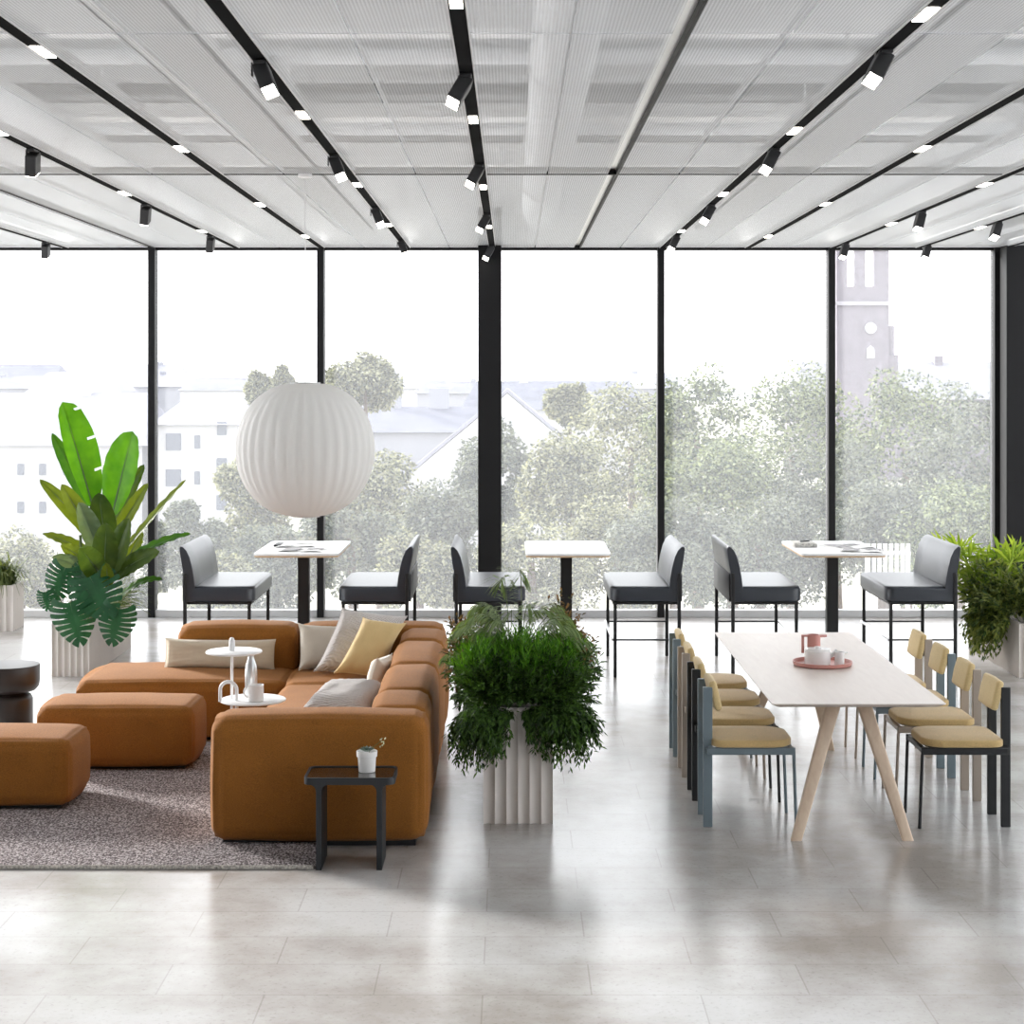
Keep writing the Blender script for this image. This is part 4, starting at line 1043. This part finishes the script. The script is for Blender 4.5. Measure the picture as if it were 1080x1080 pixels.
bleaf(B(116, 612, 15.6), B(150, 597, 15.5), 0.13, LF_olive, (0, -0.8, 0.8), 0.1, 0.2)
for k in range(5):
    MB().tube([(-0.05 + 0.035 * k, -0.1 + 0.06 * k, 0.0), (-0.04 + 0.03 * k, -0.1 + 0.05 * k, 0.3), (-0.06 + 0.045 * k, -0.1 + 0.04 * k, 0.75)], [0.022, 0.018, 0.012], 8).build('stalk', stemm, bp_)
# monstera
mo = plant('monstera', 'dark green monstera with split leaves at the front of the left planter', (-3.72, 15.5, 0.4))
ML = Vector((-3.72, 15.5, 0.4))
def mleaf(cpx, cpy, d_, size, ang, tilt, stemfrom):
    """split leaf; ang turns the tip (0 = straight down in the view), tilt leans the face upward"""
    cpos = pt(cpx, cpy, d_); L = size
    tipd = Vector((math.sin(ang), -math.sin(tilt) * 0.8, -math.cos(ang))).normalized()
    fc = Vector((0, -math.cos(tilt), math.sin(tilt))); side = tipd.cross(fc).normalized(); nn = side.cross(tipd).normalized()
    base = cpos - tipd * L * 0.42
    vs = []; fs = []
    def hw(u): return 0.56 * L * (max(0, math.sin(PI * (0.16 + 0.84 * u) ** 0.85))) ** 0.75
    def P(u, f, sgn):
        w_ = hw(u); back = -0.22 * L * f * f * (1 - u) + 0.16 * L * f * f * u
        z = 0.10 * f * w_ - 0.22 * f * f * w_ - 0.05 * L * u * u
        return base + tipd * (u * L + back) + side * sgn * f * w_ + nn * z - ML
    K = 8
    for sgn in (-1, 1):
        for k in range(K):
            u0, u1 = k / K, (k + 1) / K
            o_ = len(vs)
            for f in (0, 0.2, 0.4, 0.6, 0.8, 1.0):
                g = 0 if f <= 0.25 else 0.18 * (f - 0.25) / 0.75 + 0.09
                if k in (0, K - 1): g *= 0.4
                um = (u0 + u1) / 2; a, b = u0 + (um - u0) * g * 1.2, u1 - (u1 - um) * g * 1.2
                if k == K - 1 and f > 0: b = u1 - 0.02 * f
                vs += [P(a, f, sgn), P((a + b) / 2, f * (1.03 if f == 1 else 1), sgn), P(b, f, sgn)]
            for i in range(5):
                for j in range(2):
                    q = (o_ + i * 3 + j, o_ + i * 3 + j + 1, o_ + (i + 1) * 3 + j + 1, o_ + (i + 1) * 3 + j)
                    fs.append(q if sgn > 0 else q[::-1])
    lf = MB().add(vs, fs).build('leaf', LF_monst, mo, smooth=180)
    MB().tube([P(i / 8, 0, 1) - nn * 0.004 for i in range(9)], [0.005 - 0.0005 * i for i in range(9)], 5).build('midrib', LF_grey, lf)
    s0 = Vector(stemfrom) - ML; e0 = base - ML
    MB().tube([s0, s0 * 0.5 + e0 * 0.5 + Vector((0, 0, 0.12)), e0], 0.006, 6).build('petiole', stemm, mo)
mleaf(64, 612, 15.35, 0.27, -0.3, 0.25, (-3.72, 15.6, 0.42))
mleaf(83, 606, 15.45, 0.20, -0.6, 0.7, (-3.72, 15.6, 0.42))
mleaf(103, 625, 15.2, 0.40, 0.6, 0.75, (-3.72, 15.5, 0.42))
mleaf(92, 614, 15.35, 0.26, -0.7, 0.9, (-3.72, 15.5, 0.42))
mleaf(78, 653, 15.10, 0.34, 0.25, 0.1, (-3.75, 15.4, 0.42))
mleaf(122, 657, 15.13, 0.29, -0.2, 0.05, (-3.68, 15.45, 0.42))
mleaf(49, 632, 15.3, 0.15, 0.2, 0.3, (-3.8, 15.5, 0.42))
ga = plant('tufted_grass', 'thin grassy plant at the right side of the left planter', (-3.62, 16.2, 0.4))
mb = MB()
for k in range(90):
    base = Vector((-3.64 + R.uniform(-.04, .04), 16.1 + R.uniform(-.4, .4), 0.41)); e = pt(R.uniform(125, 165), R.uniform(605, 650), base.y - 0.1)
    m_ = (base + e) / 2 + Vector((0, 0, 0.18)); sd_ = Vector((0, 0.5, 0.8)).normalized(); vs = []
    for i in range(6):
        w_ = 0.006 * (1 - i / 5.5); p = bez(base, m_, e, i / 5) - Vector((-3.62, 16.2, 0.4)); vs += [p + sd_ * w_, p - sd_ * w_]
    mb.add(vs, [(2 * i, 2 * i + 2, 2 * i + 3, 2 * i + 1) for i in range(5)])
mb.build('blades', LF_spider, ga, smooth=180)

# ------------------------------------------------------------------ outside
GZ = -8.0
struct(MB().box(-400, 400, 24, 900, GZ - 0.5, GZ).build('ground', groundm, smooth=0), 'pale dry ground outside beyond the windows', 'ground')
def crown(seed, rx, rz_, m, leaves=11000, ls=0.21):
    rr = random.Random(seed); mb = MB(); blobs = []
    for _ in range(34):
        a = rr.uniform(0, 2 * PI); s_ = rr.uniform(-0.75, 1); q = math.sqrt(max(0, 1 - s_ * s_)); k = rr.uniform(0.55, 0.86)
        blobs.append((Vector((rx * q * math.cos(a) * k, rx * q * math.sin(a) * k, rz_ * s_ * k)), rr.uniform(0.22, 0.36) * rx))
    for _ in range(leaves):
        c, r = blobs[rr.randrange(len(blobs))]
        v = Vector((rr.gauss(0, 1), rr.gauss(0, 1), rr.gauss(0, 1))).normalized()
        p = c + v * r * rr.uniform(0.75, 1.05)
        dv = (v * 0.5 + Vector((rr.uniform(-1, 1), rr.uniform(-1, 1), rr.uniform(-1, .4)))).normalized()
        leaf_quad(mb, p, p + dv * ls * rr.uniform(0.7, 1.6), ls * 0.75, v + Vector((0, 0, 0.4)), 0.1)
    me = mb.build('crown', m, smooth=0)
    return me
crowns = []
def tree(px, toppy, d_, rpx, m, label, seed, squash=1.0, group='trees outside the windows'):
    top = pt(px, toppy, d_); rx = rpx * d_ / F; rz_ = rx * squash
    t = thing('tree', label, 'tree', (top.x, d_, GZ), 0, group)
    c = crown(seed, rx, rz_, m, ls=0.0022 * d_); c.parent = t; c.location = (0, 0, top.z - rz_ * 1.02 - GZ)
    hh = max(1.0, top.z - rz_ * 1.4 - GZ)
    MB().tube([(0, 0, 0), (0.1, 0.1, hh * 0.6), (0, 0, hh + rz_ * 0.6)], [0.28, 0.2, 0.1], 8).build('trunk', barkm, t)
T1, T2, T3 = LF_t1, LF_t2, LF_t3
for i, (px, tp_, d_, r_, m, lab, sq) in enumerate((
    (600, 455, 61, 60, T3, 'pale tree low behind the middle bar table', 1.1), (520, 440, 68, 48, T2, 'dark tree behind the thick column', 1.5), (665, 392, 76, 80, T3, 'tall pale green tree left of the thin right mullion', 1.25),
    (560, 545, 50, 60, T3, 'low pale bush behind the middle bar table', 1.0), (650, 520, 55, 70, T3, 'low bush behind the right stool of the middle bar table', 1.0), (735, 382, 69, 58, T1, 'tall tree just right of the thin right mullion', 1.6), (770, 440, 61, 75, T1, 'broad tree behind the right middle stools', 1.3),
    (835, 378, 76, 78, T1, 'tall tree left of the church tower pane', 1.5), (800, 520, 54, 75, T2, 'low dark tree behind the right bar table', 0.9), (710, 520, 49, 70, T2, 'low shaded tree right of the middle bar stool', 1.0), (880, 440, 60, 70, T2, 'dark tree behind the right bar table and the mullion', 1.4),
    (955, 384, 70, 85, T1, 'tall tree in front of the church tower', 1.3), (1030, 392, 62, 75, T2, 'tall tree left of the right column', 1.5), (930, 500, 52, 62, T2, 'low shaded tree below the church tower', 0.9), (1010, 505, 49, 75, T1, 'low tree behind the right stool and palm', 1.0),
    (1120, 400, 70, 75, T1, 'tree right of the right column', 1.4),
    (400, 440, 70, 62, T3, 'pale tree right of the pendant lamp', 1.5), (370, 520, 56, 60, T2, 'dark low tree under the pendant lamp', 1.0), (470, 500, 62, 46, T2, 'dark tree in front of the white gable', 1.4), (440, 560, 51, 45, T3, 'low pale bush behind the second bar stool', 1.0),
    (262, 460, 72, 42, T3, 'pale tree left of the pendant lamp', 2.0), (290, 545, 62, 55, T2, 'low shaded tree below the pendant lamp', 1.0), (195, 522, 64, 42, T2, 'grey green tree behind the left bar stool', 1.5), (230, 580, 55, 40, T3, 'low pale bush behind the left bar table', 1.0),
    (385, 372, 130, 40, T3, 'distant dark tree above the roofs right of the lamp', 0.9), (275, 385, 140, 14, T3, 'distant slender tree left of the lamp top', 2.6), (300, 380, 145, 12, T3, 'distant slender tree above the lamp', 2.8), (600, 405, 150, 26, T3, 'distant pale tree beyond the white gable', 0.9),  # distant trees get the paler leaf colour to imitate haze
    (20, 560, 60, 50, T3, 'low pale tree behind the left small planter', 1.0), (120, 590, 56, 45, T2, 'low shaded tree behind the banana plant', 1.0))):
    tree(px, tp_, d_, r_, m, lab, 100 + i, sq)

def house(px0, px1, eave, ridge, d_, depth, wm, rm, label, wins=(), gable=False, chim=()):
    """a house whose front wall spans px0..px1 at distance d_, eave and ridge heights seen from the room"""
    x0, x1 = pt(px0, 0, d_).x, pt(px1, 0, d_).x; ze, zr = pt(0, eave, d_).z, pt(0, ridge, d_).z
    t = thing('house', label, 'building', ((x0 + x1) / 2, d_, GZ), 0, 'buildings outside the windows')
    hx = (x1 - x0) / 2; ze -= GZ; zr -= GZ
    if gable:
        MB().prismy([(-hx, 0), (hx, 0), (hx, ze), (0, zr), (-hx, ze)], 0, depth).build('wall', wm, t, smooth=0)
        q = MB()
        for s_ in (-1, 1):
            q.prismy([(s_ * (hx + 0.3), ze - 0.2), (0, zr + 0.05), (0, zr + 0.3), (s_ * (hx + 0.3), ze + 0.1)], 0.1, depth + 0.2)
        q.build('roof', rm, t, smooth=0)
    else:
        MB().box(-hx, hx, 0, depth, 0, ze).build('wall', wm, t, smooth=0)
        q = MB(); e_ = 0.4
        q.add([(-hx - e_, -e_, ze), (hx + e_, -e_, ze), (hx + e_, depth + e_, ze), (-hx - e_, depth + e_, ze), (-hx + 1, depth / 2, zr), (hx - 1, depth / 2, zr)],
              [(0, 1, 5, 4), (1, 2, 5), (2, 3, 4, 5), (3, 0, 4), (3, 2, 1, 0)])
        q.build('roof', rm, t, smooth=0)
    for (cx, cy, cw, chh) in wins:
        p = pt(cx, cy, d_); s_ = d_ / F; lx = p.x - (x0 + x1) / 2; lz = p.z - GZ
        MB().box(lx - cw * s_ / 2, lx + cw * s_ / 2, -0.08, 0.1, lz - chh * s_ / 2, lz + chh * s_ / 2).build('window', winm, t, smooth=0)
    for (cx, cy, cw, chh) in chim:
        p = pt(cx, cy, d_); s_ = d_ / F; lx = p.x - (x0 + x1) / 2; lz = p.z - GZ
        MB().box(lx - cw * s_ / 2, lx + cw * s_ / 2, depth / 2 - 0.5, depth / 2 + 0.5, lz - chh * s_, lz + chh * s_ / 2).build('chimney', wm, t, smooth=0)
house(430, 640, 503, 415, 110, 14, plaster, roofp, 'white gabled house behind the thick column', gable=True)
house(165, 250, 448, 418, 112, 12, plaster, roofp, 'white house with square windows left of the pendant lamp', wins=[(183, 466, 16, 18), (183, 504, 16, 18), (234, 452, 10, 14), (234, 491, 11, 16), (234, 530, 11, 16), (208, 466, 6, 14), (208, 504, 6, 14)])
house(-60, 150, 470, 415, 118, 14, plaster, roofp, 'wide pale house with dormer roof behind the banana plant', wins=[(22, 495, 7, 12), (45, 495, 7, 12), (22, 535, 7, 12), (45, 535, 7, 12), (70, 495, 7, 12), (70, 535, 7, 12), (125, 495, 7, 12), (125, 535, 7, 12)], chim=[(65, 412, 12, 10)])
house(300, 520, 456, 430, 150, 12, plaster2, rooft, 'grey house with long dark roof behind the white gable', chim=[(415, 420, 8, 12), (460, 418, 22, 16)])
house(490, 680, 432, 402, 170, 12, plaster, rooft, 'house with slate roof right of the thick column', chim=[(553, 405, 10, 8)])
for i, (a, b, e, r_, d_, lab) in enumerate(((-80, 40, 410, 396, 260, 'at the far left end'), (30, 120, 414, 392, 250, 'above the banana plant'), (110, 200, 408, 394, 280, 'behind the left mullion'), (190, 300, 412, 398, 260, 'left of the lamp'), (330, 400, 412, 398, 250, 'right of the lamp top'),
                                    (395, 470, 410, 390, 300, 'in the middle of the row'), (440, 540, 415, 402, 240, 'beside the thick column'), (530, 620, 408, 395, 300, 'right of the thick column'), (610, 720, 410, 393, 280, 'left of the thin right mullion'), (-20, 60, 398, 384, 420, 'farthest off at the left'), (120, 190, 397, 384, 430, 'farthest off behind the left mullion'), (405, 450, 392, 380, 400, 'tallest on the skyline'))):
    house(a, b, e, r_, d_, 14, plaster if i % 2 else plaster2, roofp if i % 3 else rooft, 'distant hazy house on the skyline, ' + lab, chim=[((a + b) / 2 + 8, r_, 6, 5)])
# church
d_ = 190; s_ = d_ / F
tc = pt(910, 0, d_); tw = thing('church', 'tall hazy church tower with clock and slate nave roof', 'building', (tc.x, d_, GZ))
hx = 27.5 * s_; zt = 40.0
def zz(py): return pt(0, py, d_).z - GZ
q = MB()
q.box(-hx, hx, 0, 2 * hx, 0, zz(302))
for (a, b) in ((-27.5, -16.5), (-8.5, 3), (12, 27.5)): q.box(a * s_, b * s_, 0, 0.8, zz(302), zt - 8)
for (a, b) in ((-27.5, -24), (24, 27.5)): q.box(a * s_, b * s_, 2 * hx - 0.5, 2 * hx, zz(302), zt - 8)
q.box(-hx, hx, 0, 2 * hx, zt - 8, zt)
q.build('tower', brick, tw, smooth=0)
MB().add([(-hx, 0, zt), (hx, 0, zt), (hx, 2 * hx, zt), (-hx, 2 * hx, zt), (0, hx, zt + 16)], [(0, 1, 4), (1, 2, 4), (2, 3, 4), (3, 0, 4)]).build('spire', rooft, tw, smooth=0)
MB().box(-hx - 0.2, hx + 0.2, -0.3, 0, zz(322), zz(318)).build('cornice', brickp, tw, smooth=0)
ck = MB()
n = 32; ck.prismy([(8 * s_ + 6 * s_ * math.cos(2 * PI * k / n), zz(346) + 6 * s_ * math.sin(2 * PI * k / n)) for k in range(n)], -0.25, 0.1)
ck.build('clock_face', plaster, tw, smooth=0)
MB().prismy([(4 * s_, zz(378)), (12 * s_, zz(378)), (12 * s_, zz(368)), (8 * s_, zz(364)), (4 * s_, zz(368))], -0.2, 0.1).build('window', plaster, tw, smooth=0)
MB().prism([(hx + 4 * s_ + 6 * s_ * math.cos(2 * PI * k / 12), 2 + 6 * s_ * math.sin(2 * PI * k / 12)) for k in range(12)], 0, zz(343)).build('stair_turret', brick, tw, smooth=0)
MB().box(hx, hx + 12 * s_, 1, 8, 0, zz(374)).build('porch', brick, tw, smooth=0)
q = MB(); xa, xb = -50 * s_, 190 * s_
q.box(xa, xb, 8, 22, 0, zz(420)); q.build('nave_wall', brick, tw, smooth=0)
MB().add([(xa, 6, zz(422)), (xb, 6, zz(422)), (xb, 15, zz(380)), (xa, 15, zz(380)), (xa, 24, zz(422)), (xb, 24, zz(422))], [(0, 1, 2, 3), (3, 2, 5, 4), (0, 3, 4), (1, 5, 2), (0, 4, 5, 1)]).build('nave_roof', roofp, tw, smooth=0)
MB().box(109 * s_, 118 * s_, 14, 16, zz(385), zz(373)).build('chimney', brick, tw, smooth=0)
# fence by the trees
fx = pt(925, 0, 66).x
fe = thing('fence', 'pale slatted fence in the garden behind the right bar table', 'fence', (pt(938, 0, 47).x, 47, pt(0, 626, 47).z))
q = MB()
for k in range(8): q.box(-0.6 + 0.15 * k, -0.5 + 0.15 * k, 0, 0.04, 0, 1.3)
q.build('slats', plaster, fe, smooth=0)
q = MB().box(-0.62, 0.57, 0.04, 0.09, 0.2, 0.3).box(-0.62, 0.57, 0.04, 0.09, 1.0, 1.1); q.build('rails', plaster, fe, smooth=0)
q = MB().box(-0.6, -0.5, 0.05, 0.15, GZ - fe.location.z, 1.2).box(0.45, 0.55, 0.05, 0.15, GZ - fe.location.z, 1.2); q.build('posts', plaster, fe, smooth=0)
